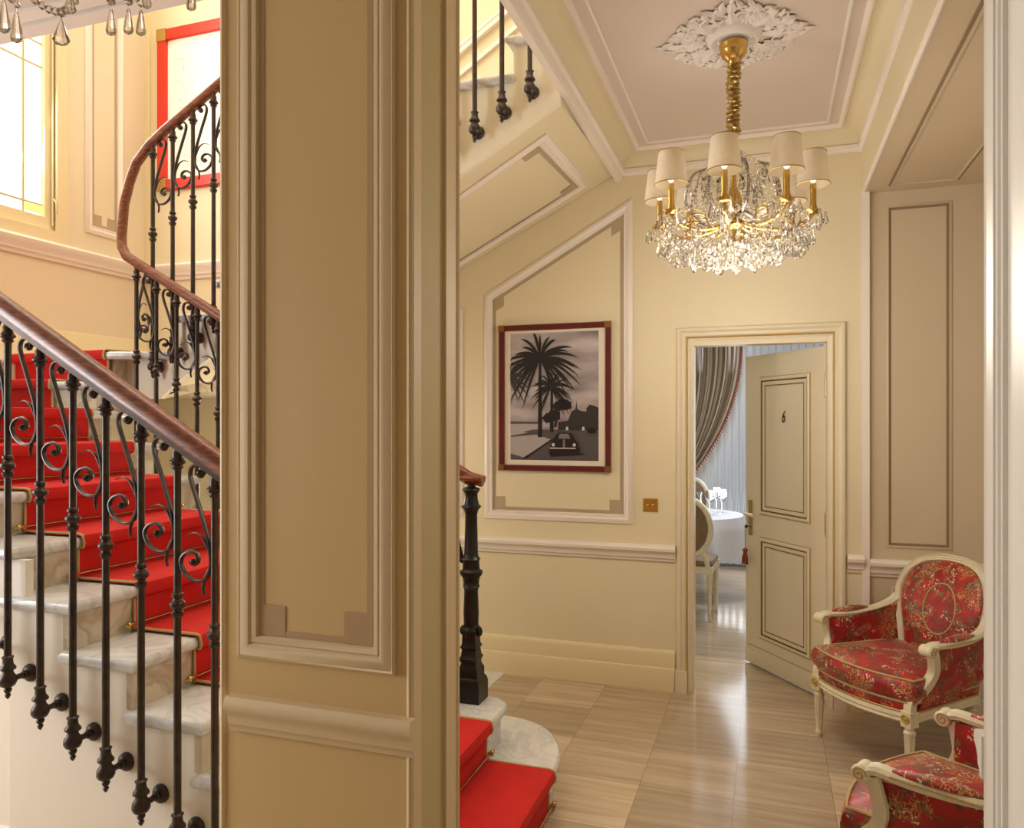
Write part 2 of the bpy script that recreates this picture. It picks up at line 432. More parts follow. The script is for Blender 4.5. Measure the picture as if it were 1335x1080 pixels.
# left stairwell wall with window hole  Y 2.35..3.86, z 2.90..5.3
WY0, WY1, WZ0, WZ1 = 2.45, 3.86, 2.88, 5.3
mb = MB()
mb.box(XL-.15, XL, 1.3, WY0, 0, TOP, STAIRWALL); mb.box(XL-.15, XL, WY1, YB, 0, TOP, STAIRWALL)
mb.box(XL-.15, XL, WY0, WY1, 0, WZ0, STAIRWALL); mb.box(XL-.15, XL, WY0, WY1, WZ1, TOP, STAIRWALL)
struct('wall_left', mb)
# front wall : pier, right jamb, lintels
mb = MB()
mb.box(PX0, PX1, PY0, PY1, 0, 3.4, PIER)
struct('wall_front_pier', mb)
mb = MB(); mb.box(JX, 3.2, PY0, PY1, 0, 3.4, JAMBW); struct('wall_front_right', mb)
mb = MB(); mb.box(-5, PX0, PY0, PY1, 2.99, 3.4, CEIL); mb.box(PX1, JX, PY0, PY1, 2.99, 3.4, WALL); struct('wall_front_lintel', mb)
mb = MB(); mb.box(-4.72, XL+.0, PY0, PY1, 0, 3.4, WALL); struct('wall_front_left', mb)
# upper storey shaft
mb = MB(); mb.box(XL, 1.2, PY0, PY1, 3.4, TOP, STAIRWALL); struct('wall_front_upper', mb)
mb = MB(); mb.box(1.2, 1.3, PY0, YB, 3.4, TOP, STAIRWALL); struct('wall_right_upper', mb)
mb = MB(); mb.box(XL-.15, 1.3, PY0, YB+.11, TOP, TOP+.1, CEIL); struct('ceiling_stairwell', mb)
# lobby ceiling with first-floor slab above
mb = MB(); mb.box(-.74, .50, PY1, YB, 3.23, 3.55, CEIL); mb.box(-.87, -.74, PY1, YB, 3.26, 3.55, CEIL); struct('ceiling', mb)
# hall (behind the camera)
mb = MB(); mb.box(-4.72, 3.2, -3.6, PY0, 3.4, 3.5, CEIL); struct('ceiling_hall', mb)
HW = (.1, 1.6, .6, 2.7)
mb = MB()
mb.box(-4.72, -4.62, -3.6, HW[0], 0, 3.4, WALL); mb.box(-4.72, -4.62, HW[1], PY0, 0, 3.4, WALL); mb.box(-4.72, -4.62, HW[0], HW[1], 0, HW[2], WALL); mb.box(-4.72, -4.62, HW[0], HW[1], HW[3], 3.4, WALL)
struct('wall_hall_left', mb)
mb = MB(); mb.box(3.1, 3.2, -3.6, PY0, 0, 3.4, WALL); struct('wall_hall_right', mb)
mb = MB(); mb.box(-4.72, 3.2, -3.7, -3.6, 0, 3.4, WALL); struct('wall_hall_rear', mb)
# dining room beyond the door
mb = MB(); mb.box(-2.6, -2.5, 4.72, 8.9, 0, 3.0, DINW); struct('wall_dining_left', mb)
mb = MB(); mb.box(1.7, 1.8, 4.72, 8.9, 0, 3.0, DINW); struct('wall_dining_right', mb)
mb = MB()
DWX0, DWX1 = -1.0, 1.0
mb.box(-2.6, DWX0, 8.8, 8.9, 0, 3, DINW); mb.box(DWX1, 1.8, 8.8, 8.9, 0, 3, DINW); mb.box(DWX0, DWX1, 8.8, 8.9, 0, .3, DINW); mb.box(DWX0, DWX1, 8.8, 8.9, 2.7, 3, DINW)
struct('wall_dining_rear', mb)
mb = MB(); mb.box(-2.6, 1.8, 4.72, 8.9, 3.0, 3.1, CEIL); struct('ceiling_dining', mb)

# windows
def window(name, plane, lo, hi, z0, z1, nv, nh, pane, facing, frame_m=TRIMY, fw=.06):
    # plane: 'X' window lies in x=const; lo..hi along the other axis
    ax, c = plane
    e = bpy.data.objects.new(name, None); COL.objects.link(e); e['kind'] = 'structure'
    def bx(mb, a0, a1, d0, d1, z0_, z1_, m):
        if ax == 'X': mb.box(c+d0, c+d1, a0, a1, z0_, z1_, m)
        else: mb.box(a0, a1, c+d0, c+d1, z0_, z1_, m)
    mb = MB()
    bx(mb, lo, lo+fw, -.04, .04, z0, z1, frame_m); bx(mb, hi-fw, hi, -.04, .04, z0, z1, frame_m)
    bx(mb, lo+fw, hi-fw, -.04, .04, z0, z0+fw, frame_m); bx(mb, lo+fw, hi-fw, -.04, .04, z1-fw, z1, frame_m)
    for a in nv: bx(mb, a-.006, a+.006, -.012, .012, z0+fw, z1-fw, LEAD)
    for z in nh: bx(mb, lo+fw, hi-fw, -.011, .011, z-.006, z+.006, LEAD)
    mb.build('window_frame', e)
    mb = MB(); bx(mb, lo+fw, hi-fw, -.004, .004, z0+fw, z1-fw, pane); mb.build('pane', e)
    return e
w1 = window('window_1', ('X', XL-.06), WY0, WY1, WZ0, WZ1, (3.64, 3.1, 2.62), (3.05, 3.965, 4.12, 5.1), SKYPANE, 1, fw=.09)
mb = MB()
mb.box(XL-.052, XL-.046, 3.65, 3.765, 2.99, 3.04, YPANE); mb.build('yellow_corner_pane', w1)['label'] = 'yellow stained glass corner pane'
mb = MB(); mb.tube([(XL-.005, 3.815, 2.92), (XL-.005, 3.815, 5.2)], .006, TRIMY, 6)
mb.tube([(XL+.002, 3.815, 3.10), (XL+.03, 3.815, 3.07), (XL+.03, 3.815, 3.0)], .007, LEAD, 6); mb.build('espagnolette_bolt', w1)
# casing round the stairwell window
mb = MB()
for a in (WY0-.05, WY1-.03): mb.box(XL, XL+.02, a, a+.08, WZ0-.06, WZ1+.05, TRIMY)
mb.box(XL, XL+.025, WY0-.05, WY1+.05, WZ0-.08, WZ0, TRIMY); struct(trimname(), mb)
w2 = window('window_2', ('X', -4.67), HW[0], HW[1], HW[2], HW[3], (.85,), (1.7,), SKYPANE, 1)
w3 = window('window_3', ('Y', 8.85), DWX0, DWX1, .3, 2.7, (0.,), (1.9,), SKYPANE2, 1)

# ------------------------------------------------------------------ lobby mouldings
XA, YA, ZA = (1, 0, 0), (0, 1, 0), (0, 0, 1)
NB = (0, -1, 0)
ob = lambda y: (0, y, 0)
panel([(-1.748, .986), (-.784, .986), (-.784, 2.974), (-1.748, 2.433)], ob(YB), XA, ZA, NB)
panel([(-3.30, .986), (-1.90, .986), (-1.90, 2.36), (-3.30, 1.60)], ob(YB), XA, ZA, NB)
rail((XL, YB, 0), (-.525, YB, 0), NB, CHR, TRIM)
rail((XL, YB, 0), (-.53, YB, 0), NB, BASE, TRIMY, 'baseboard_back')
rail((.415, YB, 0), (.5, YB, 0), NB, CHR, TRIM)
rail((.415, YB, 0), (.5, YB, 0), NB, BASE, TRIMY, 'baseboard_back_right')
# alcove
mb = MB(); mb.box(.490, .528, YB-.02, 4.63, 0, 2.88, TRIM); struct(trimname(), mb)
CHR2 = [(a, z-.018) for a, z in CHR]
rail((.528, 4.63, 0), (2.5, 4.63, 0), NB, CHR2, TRIM)
rail((.528, 4.63, 0), (2.5, 4.63, 0), NB, BASE, TRIM, 'baseboard_alcove')
THIN = [(0, 0), (0, .009), (.007, .012), (.012, .004), (.016, .004), (.016, 0)]
GRV = [(0, 0), (.002, .012), (.006, .012), (.01, .002), (.022, .002), (.024, 0)]
def thin_panel(poly, O, ex, ey, nn):
    mb = MB(); frame_mould(mb, poly, O, ex, ey, nn, [(0, 0), (0, .006), (.008, .010), (.012, .010), (.012, 0)], ALCOVE)
    frame_mould(mb, poly, O, ex, ey, nn, [(.012, .0015), (.026, .0015)], GROOVE_SHADE); struct(trimname(), mb)
thin_panel([(.615, .915), (.935, .915), (.935, 2.80), (.615, 2.80)], ob(4.63), XA, ZA, NB)
thin_panel([(.64, .20), (1.5, .20), (1.5, .70), (.64, .70)], ob(4.63), XA, ZA, NB)
# alcove soffit panel (a framed octagon cut off at the corner)
thin_panel([(.635, 2.2), (.635, 4.495), (.92, 4.495), (.92, 3.95), (2.2, 3.95), (2.2, 2.2)], (0, 0, 2.88), XA, YA, (0, 0, -1))
# bead on the edge of the alcove opening
mb = MB(); mb.tube([(.5, PY1, 2.885), (.5, YB, 2.885)], .012, TRIM, 8); struct(trimname(), mb)
# cornice: one profile swept round the lobby ceiling (out from wall, z)
CX0, CX1 = -.86, .5
def cornice(x0, x1, y0, y1):
    prof = [(0, 3.11), (.012, 3.11), (.018, 3.122), (.03, 3.128), (.032, 3.145), (.02, 3.152)]
    cove = [(.02, 3.152), (.03, 3.175), (.055, 3.205), (.085, 3.222), (.115, 3.228)]
    lip = [(.115, 3.228), (.115, 3.214), (.125, 3.212), (.132, 3.222), (.14, 3.23)]
    poly = [(x0, y0), (x1, y0), (x1, y1), (x0, y1)]
    mb = MB()
    for pr, m in ((prof, TRIM), (cove, WALL), (lip, TRIM)):
        frame_mould(mb, poly, (0, 0, 0), XA, YA, ZA, pr, m)
    frame_mould(mb, inset(poly, .19), (0, 0, 0), XA, YA, ZA, [(0, 3.23), (0, 3.222), (.006, 3.219), (.012, 3.222), (.014, 3.23)], PLASTER)
    struct(trimname(), mb)
cornice(CX0, CX1, PY1, YB)
# wall strip above the alcove opening
mb = MB(); mb.box(.49, .5, PY1, YB, 2.89, 3.23, WALL); struct('wall_right_header', mb)
# beam along the stair edge of the lobby ceiling
mb = MB(); mb.extr([(-.89, PY1, 3.08), (-.86, PY1, 3.08), (-.845, PY1, 3.105), (-.845, PY1, 3.26), (-.89, PY1, 3.26)], (0, YB-PY1, 0), TRIM)
mb.extr([(-.889, PY1, 3.26), (-.86, PY1, 3.26), (-.86, PY1, 3.55), (-.889, PY1, 3.55)], (0, YB-PY1, 0), TRIM); struct(trimname(), mb)

# pier mouldings
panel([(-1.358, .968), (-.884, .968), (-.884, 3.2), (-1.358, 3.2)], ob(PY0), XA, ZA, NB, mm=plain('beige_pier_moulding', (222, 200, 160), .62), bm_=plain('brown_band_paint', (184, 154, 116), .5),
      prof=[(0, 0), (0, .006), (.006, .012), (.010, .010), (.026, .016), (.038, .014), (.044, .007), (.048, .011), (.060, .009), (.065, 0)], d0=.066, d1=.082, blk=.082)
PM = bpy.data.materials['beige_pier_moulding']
mb = MB(); mb.extr([(PX0+.032, PY0-a*.7, z) for a, z in CHR], (-.83-PX0-.032, 0, 0), PM); struct(trimname(), mb)
rail((PX0, PY0, 0), (PX1, PY0, 0), NB, BASE, PM, 'baseboard_pier')
mb = MB()   # corner beads and reveal strips of the right-hand opening
mb.box(PX1, PX1+.012, PY0, PY0+.05, 0, 2.99, PM); mb.tube([(PX1+.004, PY0+.004, 0), (PX1+.004, PY0+.004, 2.99)], .010, PM, 8)
mb.box(PX1, PX1+.006, PY0+.054, PY0+.058, 0, 2.99, GROOVE_SHADE)
mb.box(PX1, PX1+.014, PY1-.085, PY1, 0, 2.99, PM); mb.tube([(PX1+.01, PY1-.004, 0), (PX1+.01, PY1-.004, 2.99)], .010, PM, 8)
mb.tube([(PX0+.002, PY0+.004, 0), (PX0+.002, PY0+.004, 2.99)], .011, PM, 8)
struct(trimname(), mb)
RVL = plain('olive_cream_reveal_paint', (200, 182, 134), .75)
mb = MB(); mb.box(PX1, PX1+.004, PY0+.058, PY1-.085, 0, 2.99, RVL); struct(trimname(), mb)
mb = MB()
mb.box(JX-.010, JX, PY1-.115, PY1+.006, 0, 2.99, JAMBW); mb.box(JX-.018, JX-.010, PY1-.075, PY1-.02, 0, 2.99, JAMBW)
mb.tube([(JX-.008, PY1, 0), (JX-.008, PY1, 2.99)], .010, JAMBW, 8); mb.tube([(JX-.010, PY1-.095, 0), (JX-.010, PY1-.095, 2.99)], .008, JAMBW, 8)
struct(trimname(), mb)
# chair rail on the lobby side of the front wall, its shaped end showing past the jamb
mb = MB(); mb.extr([(JX-.023, PY1+a*1.25, z+.012) for a, z in CHR], (2.0, 0, 0), JAMBW); struct(trimname(), mb)
# lintel moulding on the left opening
mb = MB(); mb.box(XL, PX0, PY1-.05, PY1+.012, 2.972, 2.99, TRIM); mb.box(XL, PX0, PY1-.11, PY1-.06, 2.98, 2.99, TRIM); struct(trimname(), mb)

# stairwell wall mouldings (left wall x = XL, facing +X)
LR = [(0, 2.68), (.014, 2.68), (.018, 2.70), (.03, 2.71), (.034, 2.735), (.05, 2.755), (.056, 2.785), (.046, 2.80), (0, 2.805)]
mb = MB(); mb.extr([(XL+a, PY1, z) for a, z in LR], (0, YB-PY1, 0), TRIM); struct(trimname(), mb)
mb = MB(); mb.extr([(XL, YB-a, z) for a, z in LR], (1.35, 0, 0), TRIM); struct(trimname(), mb)
SK = [(0, 1.9), (.02, 1.9), (.02, 2.12), (.012, 2.135), (.012, 2.21), (.004, 2.23), (0, 2.23)]
mb = MB(); mb.extr([(XL+a, 3.2, z) for a, z in SK], (0, YB-3.2, 0), TRIMY); struct(trimname(), mb)
panel([(-4.395, 2.94), (-4.06, 2.94), (-4.06, 5.6), (-4.395, 5.6)], (XL, 0, 0), (0, -1, 0), ZA, (1, 0, 0))
# pilaster strip in the corner of the back wall
mb = MB(); mb.box(XL, XL+.05, YB-.012, YB, 2.81, TOP, TRIMY); struct(trimname(), mb)
# raked dado on the back wall above the upper flight
mb = MB()
for h0, h1, d in ((0, .035, .03), (.05, .075, .02), (-.14, -.11, .02)):
    p = []
    mb.extr([(-3.18, YB, 3.22+h0), (-3.18, YB-d, 3.22+h0), (-3.18, YB-d, 3.22+h1), (-3.18, YB, 3.22+h1)], (2.6, 0, 2.6*.63), TRIM)
struct(trimname(), mb)

# ------------------------------------------------------------------ door casing + door
def casing():
    x0, x1, zt = -.52, .408, 2.168
    prof = [(0, .0), (0, .02), (.008, .03), (.022, .032), (.03, .024), (.034, .02), (.05, .022), (.057, .014)]
    gil = [(.057, .014), (.061, .019), (.066, .014)]
    inn = [(.066, .014), (.07, .016), (.085, .006), (.094, .004), (.098, -.03), (.098, -.115)]
    mb = MB()
    for pr, m in ((prof, DOORP), (gil, GILT), (inn, DOORP)):
        # a door frame is open at the floor: three mitred sides
        R = []
        for d, h in pr:
            R.append([V((x0+d, YB-h, 0)), V((x0+d, YB-h, zt-d)), V((x1-d, YB-h, zt-d)), V((x1-d, YB-h, 0))])
        vs = [[mb.bm.verts.new(p) for p in r] for r in R]
        for i in range(len(vs)-1):
            for j in range(3): mb.face([vs[i][j], vs[i][j+1], vs[i+1][j+1], vs[i+1][j]], m)
    mb.box(x0-.006, x0+.062, YB-.040, YB, 0, .128, DOORP); mb.box(x1-.062, x1+.006, YB-.040, YB, 0, .128, DOORP)
    struct(trimname(), mb)
casing()
door = bpy.data.objects.new('door_1', None); COL.objects.link(door); door['kind'] = 'structure'
HX, HY = .312, 4.70
ang = math.atan2(5.33-HY, -.150-HX)
door.location = (HX, HY, 0); door.rotation_euler = (0, 0, ang)     # local +X runs from hinge to free edge
DW, DT = .772, .042
mb = MB(); mb.box(0, DW, -DT, 0, .012, 2.045, DOORP); leaf = mb.build('door_leaf', door)
# face seen from the lobby is the local +y side (left of travel direction from hinge): choose by sign below
SD = 1
def door_panel(x0, x1, z0, z1):
    mb = MB(); poly = [(x0, z0), (x1, z0), (x1, z1), (x0, z1)]
    for y, n in ((0, (0, 1, 0)), (-DT, (0, -1, 0))):
        O = (0, y, 0)
        frame_mould(mb, poly, O, XA, ZA, n, [(.004, .006), (.012, .012), (.022, .010)], DOORP)
        frame_mould(mb, poly, O, XA, ZA, n, [(0, 0), (0, .004), (.004, .006)], GILT)
        frame_mould(mb, poly, O, XA, ZA, n, [(.022, .010), (.027, .009)], GILT)
        frame_mould(mb, poly, O, XA, ZA, n, [(.027, .009), (.033, .004)], DARK)
        frame_mould(mb, poly, O, XA, ZA, n, [(.033, .004), (.055, .002)], DOORP)
        frame_mould(mb, poly, O, XA, ZA, n, [(.055, .0025), (.059, .0025)], DARK)
        frame_mould(mb, poly, O, XA, ZA, n, [(.059, .003), (.062, .003)], GILT)
    mb.build('door_panel', door)
door_panel(.13, .62, 1.005, 1.90); door_panel(.13, .62, .20, .86)
mb = MB()
for y in (.0005, -DT-.0015): mb.box(.02, DW-.03, y, y+.001, .128, .133, GILT)
mb.box(.0, DW, .0, .006, .012, .1, DOORP); mb.build('kick_rail', door)
# number 6
cu = bpy.data.curves.new('numeral', 'FONT'); cu.body = '6'; cu.size = .105; cu.shear = .3; cu.extrude = .001; cu.align_x = 'CENTER'; cu.materials.append(INK)
tmp = bpy.data.objects.new('numeral_src', cu); COL.objects.link(tmp)
bpy.context.view_layer.update()
me = bpy.data.meshes.new_from_object(tmp.evaluated_get(bpy.context.evaluated_depsgraph_get()))
bpy.data.objects.remove(tmp)
num = bpy.data.objects.new('door_number', me); COL.objects.link(num); num.parent = door
num.rotation_euler = (PI/2, 0, PI); num.scale = (.62, 1, 1)
num.location = (.375, .0065, 1.605)
num['label'] = 'thin black italic numeral 6'
# handle set
mb = MB(); mb.box(DW-.075, DW-.038, 0, .007, .86, 1.09, BRASS); mb.box(DW-.075, DW-.038, -DT-.007, -DT, .86, 1.09, BRASS); mb.build('escutcheon_plate', door)
mb = MB(); mb.tube([(DW-.055, .007, 1.0), (DW-.055, .05, 1.0)], .009, BRASS, 10)
mb.tube(catmull([(DW-.055, .05, 1.0), (DW-.09, .055, 1.003), (DW-.14, .05, .998)], 4), [.011]*9, PORC, 10); mb.build('door_handle', door)
mb = MB(); mb.tube([(DW-.056, .007, .915), (DW-.056, .035, .915)], .003, IRON, 6); mb.lathe([(.0, -.001), (.012, 0), (.012, .003), (0, .004)], IRON, 12, (DW-.056, .035, .915), M.Rotation(PI/2, 3, 'Y')); mb.build('key', door)
for z in (1.02, 1.82, .25):
    mb = MB(); mb.tube([(-.006, .004, z-.06), (-.006, .004, z+.06)], .008, BRASS, 10)
    mb.ball((-.006, .004, z+.066), .008, BRASS, 8, 6); mb.ball((-.006, .004, z-.066), .008, BRASS, 8, 6); mb.build('hinge', door)

# key tassel hanging from the key
tp = M.Translation(door.location) @ M.Rotation(ang, 4, 'Z') @ V((DW-.05, .040, .90))
t = thing('key_tassel', 'rust-brown silk key tassel hanging below the door handle', 'tassel', tp)
mb = MB(); mb.tube([(0, 0, .0), (.002, 0, -.06), (0, 0, -.13)], .0022, TASSEL, 6); mb.build('cord', t)
mb = MB(); mb.ball((0, 0, -.143), .017, TASSEL, 12, 8); mb.build('knot', t)
mb = MB()
for i in range(26):
    a = i*2.4; r = .004+.017*((i % 6)/6)
    mb.tube([(r*.4*cos(a), r*.4*sin(a), -.152), (r*cos(a), r*sin(a), -.19), (r*1.15*cos(a), r*1.15*sin(a), -.235)], .0028, TASSEL, 5)
mb.build('fringe', t)

# ------------------------------------------------------------------ staircase
st = thing('staircase', 'white marble staircase with cream sides rising left and turning back', 'staircase')
R_, r_ = .273, .1664
XK = lambda k: -.837-R_*(k-1)
ZK = lambda k: r_*k if k <= 10 else {11: 1.822, 12: 1.987}[k]
YN, YF = 1.94, 3.15     # near and far string faces of the lower flight
TH = .040; OV = .03
def nose_slab(mb, pts, z1, m, th=TH):
    # rounded-edge slab from a plan polygon (CCW)
    prof = [(.012, -th), (.003, -th+.008), (0, -th*.5), (.003, -.008), (.012, 0)]
    R = []
    for d, h in prof: R.append([V((p.x, p.y, z1+h)) for p in inset(pts, d)])
    mb.rings(R, m)
def ynear(k): return PY1+.002 if XK(k)-.02 > PX0-.25 else YN
for k in range(1, 11):
    mb = MB(); z0, z1 = r_*(k-1), r_*k; x1 = XK(k); xr = x1-OV
    xb = XK(k+1)-OV-.02
    yn = PY1+.004 if k <= 2 else YN
    if k == 1:
        c = []
        for i in range(13):      # curtail end curving back round the newel step
            a = -PI/2+PI*i/12*.62
            c.append((-1.25+.413*cos(a*.0)*max(0, cos((i/12)*PI/2))**.8, 3.02+.50*sin((i/12)*PI/2)))
        pts = [(-1.45, yn), (x1, yn)]+[(p[0], p[1]) for p in c]+[(-1.45, 3.52)]
        nose_slab(mb, pts, z1, MARBLE)
        pts2 = [tuple(p) for p in inset(pts, .03)]; pts2[0] = (-1.45, yn); 
        mb.extr([(p[0], p[1], 0) for p in pts2], (0, 0, z1-TH), MARBLE)
    elif k == 2:
        pts = [(-1.70, yn), (x1, yn), (x1, 3.21), (x1-.015, 3.255), (x1-.06, 3.295), (x1-.12, 3.31), (-1.70, 3.31)]
        nose_slab(mb, pts, z1, MARBLE)
        pts2 = [tuple(p) for p in inset(pts, .03)]; pts2[0] = (-1.70, yn)
        mb.extr([(p[0], p[1], z0) for p in pts2], (0, 0, r_-TH), MARBLE)
    else:
        if k == 10: xb = XL+.004
        o = 0 if k == 3 else OV
        y0 = YN-OV
        if k == 10:
            nose_slab(mb, [(XL+.004, YN-OV), (x1, YN-OV), (x1, YF+.02), (-3.34, YF+.02), (-3.34, 3.30), (XL+.004, 3.30)], z1, MARBLE)
            mb.box(xb, xr, YN+.02, YF, z0, z1-TH, MARBLE2)
        elif k == 3:
            nose_slab(mb, [(xb-.0, YN-OV), (PX0-.006, YN-OV), (PX0-.006, PY1+.004), (x1, PY1+.004), (x1, YF+.02), (xb, YF+.02)], z1, MARBLE)
            mb.box(xb, xr, PY1+.004, YF, z0, z1-TH, MARBLE2)
        else:
            nose_slab(mb, [(xb, YN-OV), (x1, YN-OV), (x1, YF+.02), (xb, YF+.02)], z1, MARBLE)
            mb.box(xr-.025, xr+.003, YN-.002, YF+.002, z0, z1-TH, MARBLE2)
    mb.build('step', st)
# winder steps
W11 = [(-3.40, 3.10), (XL, 2.72)]
mb = MB(); nose_slab(mb, [(XL+.004, 2.72), (-3.40, 3.10), (-3.34, 3.30), (XL+.004, 3.30)], 1.822, MARBLE); mb.extr([(XL+.004, 2.75, 0), (-3.41, 3.13, 0), (-3.36, 3.30, 0), (XL+.004, 3.30, 0)], (0, 0, 1.78), MARBLE2)
for v in mb.bm.verts:
    if v.co.z < 1: v.co.z = 1.63
mb.build('step', st)
mb = MB(); nose_slab(mb, [(XL+.004, 3.24), (-3.36, 3.17), (-3.07, 3.29), (-3.07, YB-.004), (XL+.004, YB-.004)], 1.987, MARBLE)
mb.extr([(XL+.004, 3.27, 1.78), (-3.385, 3.215, 1.78), (-3.385, 3.345, 1.78), (-3.10, 3.345, 1.78), (-3.10, YB-.004, 1.78), (XL+.004, YB-.004, 1.78)], (0, 0, .167), MARBLE2); mb.build('step', st)
# upper flight
UX = lambda k: -1.143-R_*(20-k)
UZ = lambda k: 3.378-.1705*(20-k)
YU0 = 3.31
for k in range(13, 21):
    mb = MB(); x0 = UX(k); x1 = min(UX(k+1)+OV+.01, -.895); z1 = UZ(k); zb = UZ(k-1) if k > 13 else 1.987
    nose_slab(mb, [(x0, YU0-OV), (x1, YU0-OV), (x1, YB-.004), (x0, YB-.004)], z1, MARBLE)
    mb.box(x0+OV, x0+OV+.025, YU0+.02, YB-.005, zb, z1-TH, MARBLE2); mb.build('step', st)
# near side of the lower flight: stepped side panel down to the floor
def stepped(ks, xfun, zfun, y0, y1, mb, m, last_x, bottom):
    pts = []
    for k in ks:
        x = xfun(k)-OV
        pts.append((x, zfun(k-1)-TH if k > ks[0] else bottom(x)))
        pts.append((x, zfun(k)-TH))
    pts.append((last_x, zfun(ks[-1])-TH)); pts.append((last_x, bottom(last_x)))
    mb.extr([(p[0], y0, p[1]) for p in pts], (0, y1-y0, 0), m)
def side_panel(ks, lx):
    for k in ks:
        x = XK(k)-OV; xn = XK(k+1)-OV if k < ks[-1] else lx
        yield x, xn, ZK(k)-TH
mb = MB()
prev = PX0-.004
for x, xn, z in side_panel([3, 4, 5, 6, 7], -2.43): mb.box(xn if xn > -2.43 else -2.43, min(x, PX0-.004), YN, YN+.03, 0, z, SPAN)
mb.build('side_panel', st)
mb = MB()
for x, xn, z in side_panel([6, 7, 8, 9, 10], XL): mb.box(max(xn, XL+.004), min(x, -2.43), YN+.028, YN+.06, 0, z, SPAN)
mb.build('side_panel', st)
mb = MB()
for x, xn, z in side_panel(list(range(3, 11)), XL): mb.box(max(xn, XL+.004), x-.004, YF-.03, YF, 0, z, SPAN)
mb.build('side_panel', st)
mb = MB(); mb.extr([(-2.43, YN-a, z*.75) for a, z in [(0, 0), (.018, 0), (.018, .19), (.010, .225), (0, .23)]], (PX0-.004+2.43, 0, 0), SPAN); mb.build('skirting', st)
mb = MB(); mb.extr([(XL+.004, YN+.028-a, z*.75) for a, z in [(0, 0), (.018, 0), (.018, .19), (.010, .225), (0, .23)]], (-2.43-XL-.004, 0, 0), SPAN); mb.build('skirting', st)
# upper flight: sloping soffit (slightly twisted), string and landing edge
zn = lambda X: 3.06+.57*(X+.874)
zf = lambda X: 3.12+.505*(X+.90)
def sof(u, v):
    X = -3.157+(-.893+3.157)*u
    return V((X, YU0+(YB-.004-YU0)*v, zn(X)*(1-v)+zf(X)*v))
mb = MB(); mb.grid(sof, 12, 4, WALL); mb.grid(lambda u, v: sof(u, v)+V((0, 0, .03)), 12, 4, WALL); mb.build('soffit', st)
STRING = plain('white_string_paint', (238, 230, 208), .45)
mb = MB()
pts = [(-.874, zn(-.874)), (-.874, UZ(20)-TH+.1705)]
for k in range(20, 12, -1):
    x = UX(k)+OV
    if k == 20: pts[-1] = (-.874, UZ(20)-TH); 
    pts.append((x, UZ(k)-TH)); pts.append((x, (UZ(k-1) if k > 13 else 1.987)-TH))
pts += [(-3.39, 1.987-TH), (-3.39, 1.80), (-3.30, 1.735), (-3.157, 1.734)]
for i in range(len(pts)-1): pass
# sawtooth strips, each a quad down to the soffit line
def zlow(x): return zn(x) if x > -3.157 else 1.734+(max(0, -3.30-x))*.7
xs = [-.893]+[UX(k)+OV for k in range(20, 12, -1)]+[-3.157, -3.30, -3.39]
tops = [UZ(k)-TH for k in range(20, 12, -1)]+[1.987-TH]*3
tops = [UZ(20)-TH]+[UZ(k)-TH for k in range(19, 12, -1)]+[1.987-TH]*3
for i in range(len(xs)-1):
    a, b = xs[i+1], xs[i]
    mb.extr([(a, YU0, zlow(a)), (b, YU0, zlow(b)), (b, YU0, tops[i]), (a, YU0, tops[i])], (0, .03, 0), STRING)
mb.build('string_panel', st)
mb = MB(); mb.extr([(XL+.004, YU0+.03, 1.734), (-3.157, YU0+.03, 1.734), (-3.157, YB-.004, zf(-3.157)), (XL+.004, YB-.004, zf(-3.157))], (0, 0, .02), WALL); mb.build('landing_soffit', st)
mb = MB()
spoly = [(-2.95, 3.49), (-1.012, 3.49), (-1.022, 4.475), (-2.95, 4.475)]
# soffit panel moulding lies on the sloping underside
def sof_pt(p, h):
    X, Y = p[0], p[1]; v = (Y-YU0)/(YB-YU0); z = zn(X)*(1-v)+zf(X)*v
    n = V((.48, 0, -.877)); return V((X, Y, z))+n*h
def sof_frame(mb, poly, prof, m):
    R = [[mb.bm.verts.new(sof_pt(p, h)) for p in inset(poly, d)] for d, h in prof]
    n = len(poly)
    for i in range(len(R)-1):
        for j in range(n): mb.face([R[i][j], R[i][(j+1) % n], R[i+1][(j+1) % n], R[i+1][j]], m)
sof_frame(mb, spoly, MOULD, TRIM); mb.build('soffit_moulding', st)
mb = MB(); sof_frame(mb, spoly, [(.058, .003), (.078, .003)], TAUPE)
A = inset(spoly, .058)
for j in (1, 2):
    p = A[j]; e1 = (A[j-1]-p).normalized()*.09; e2 = (A[(j+1) % 4]-p).normalized()*.09
    mb.poly([sof_pt(q, .004) for q in (p, p+e2, p+e1+e2, p+e1)], TAUPE)
mb.build('soffit_band', st)['label'] = 'taupe painted band'

# ------------------------------------------------------------------ red stair carpet and its rods
rt = thing('stair_runner', 'bright red stair carpet running up the middle of the marble steps', 'carpet')
CY0, CY1 = 2.21, 2.99
path = []
for k in range(1, 11):
    x = XK(k); z0, z1 = (r_*(k-1) if k > 1 else 0.0), r_*k
    xr = x-OV
    path += [(xr+.012, z0+.004), (xr+.012, z1-TH-.004), (x+.006, z1-TH+.002), (x+.012, z1-TH/2), (x+.005, z1+.008), (x-.012, z1+.013)]
    if k < 10: path.append((XK(k+1)-OV+.014, z1+.013))
path.append((-3.98, r_*10+.013))
mb = MB()
mb.rings([[V((x, y, z)) for x, z in path] for y in (CY0, CY1)], CARPET, closed_u=False)
# edge thickness
for y in (CY0, CY1):
    mb.rings([[V((x, y, z)) for x, z in path], [V((x-.010, y, z-.010)) for x, z in path]], CARPET, closed_u=False)
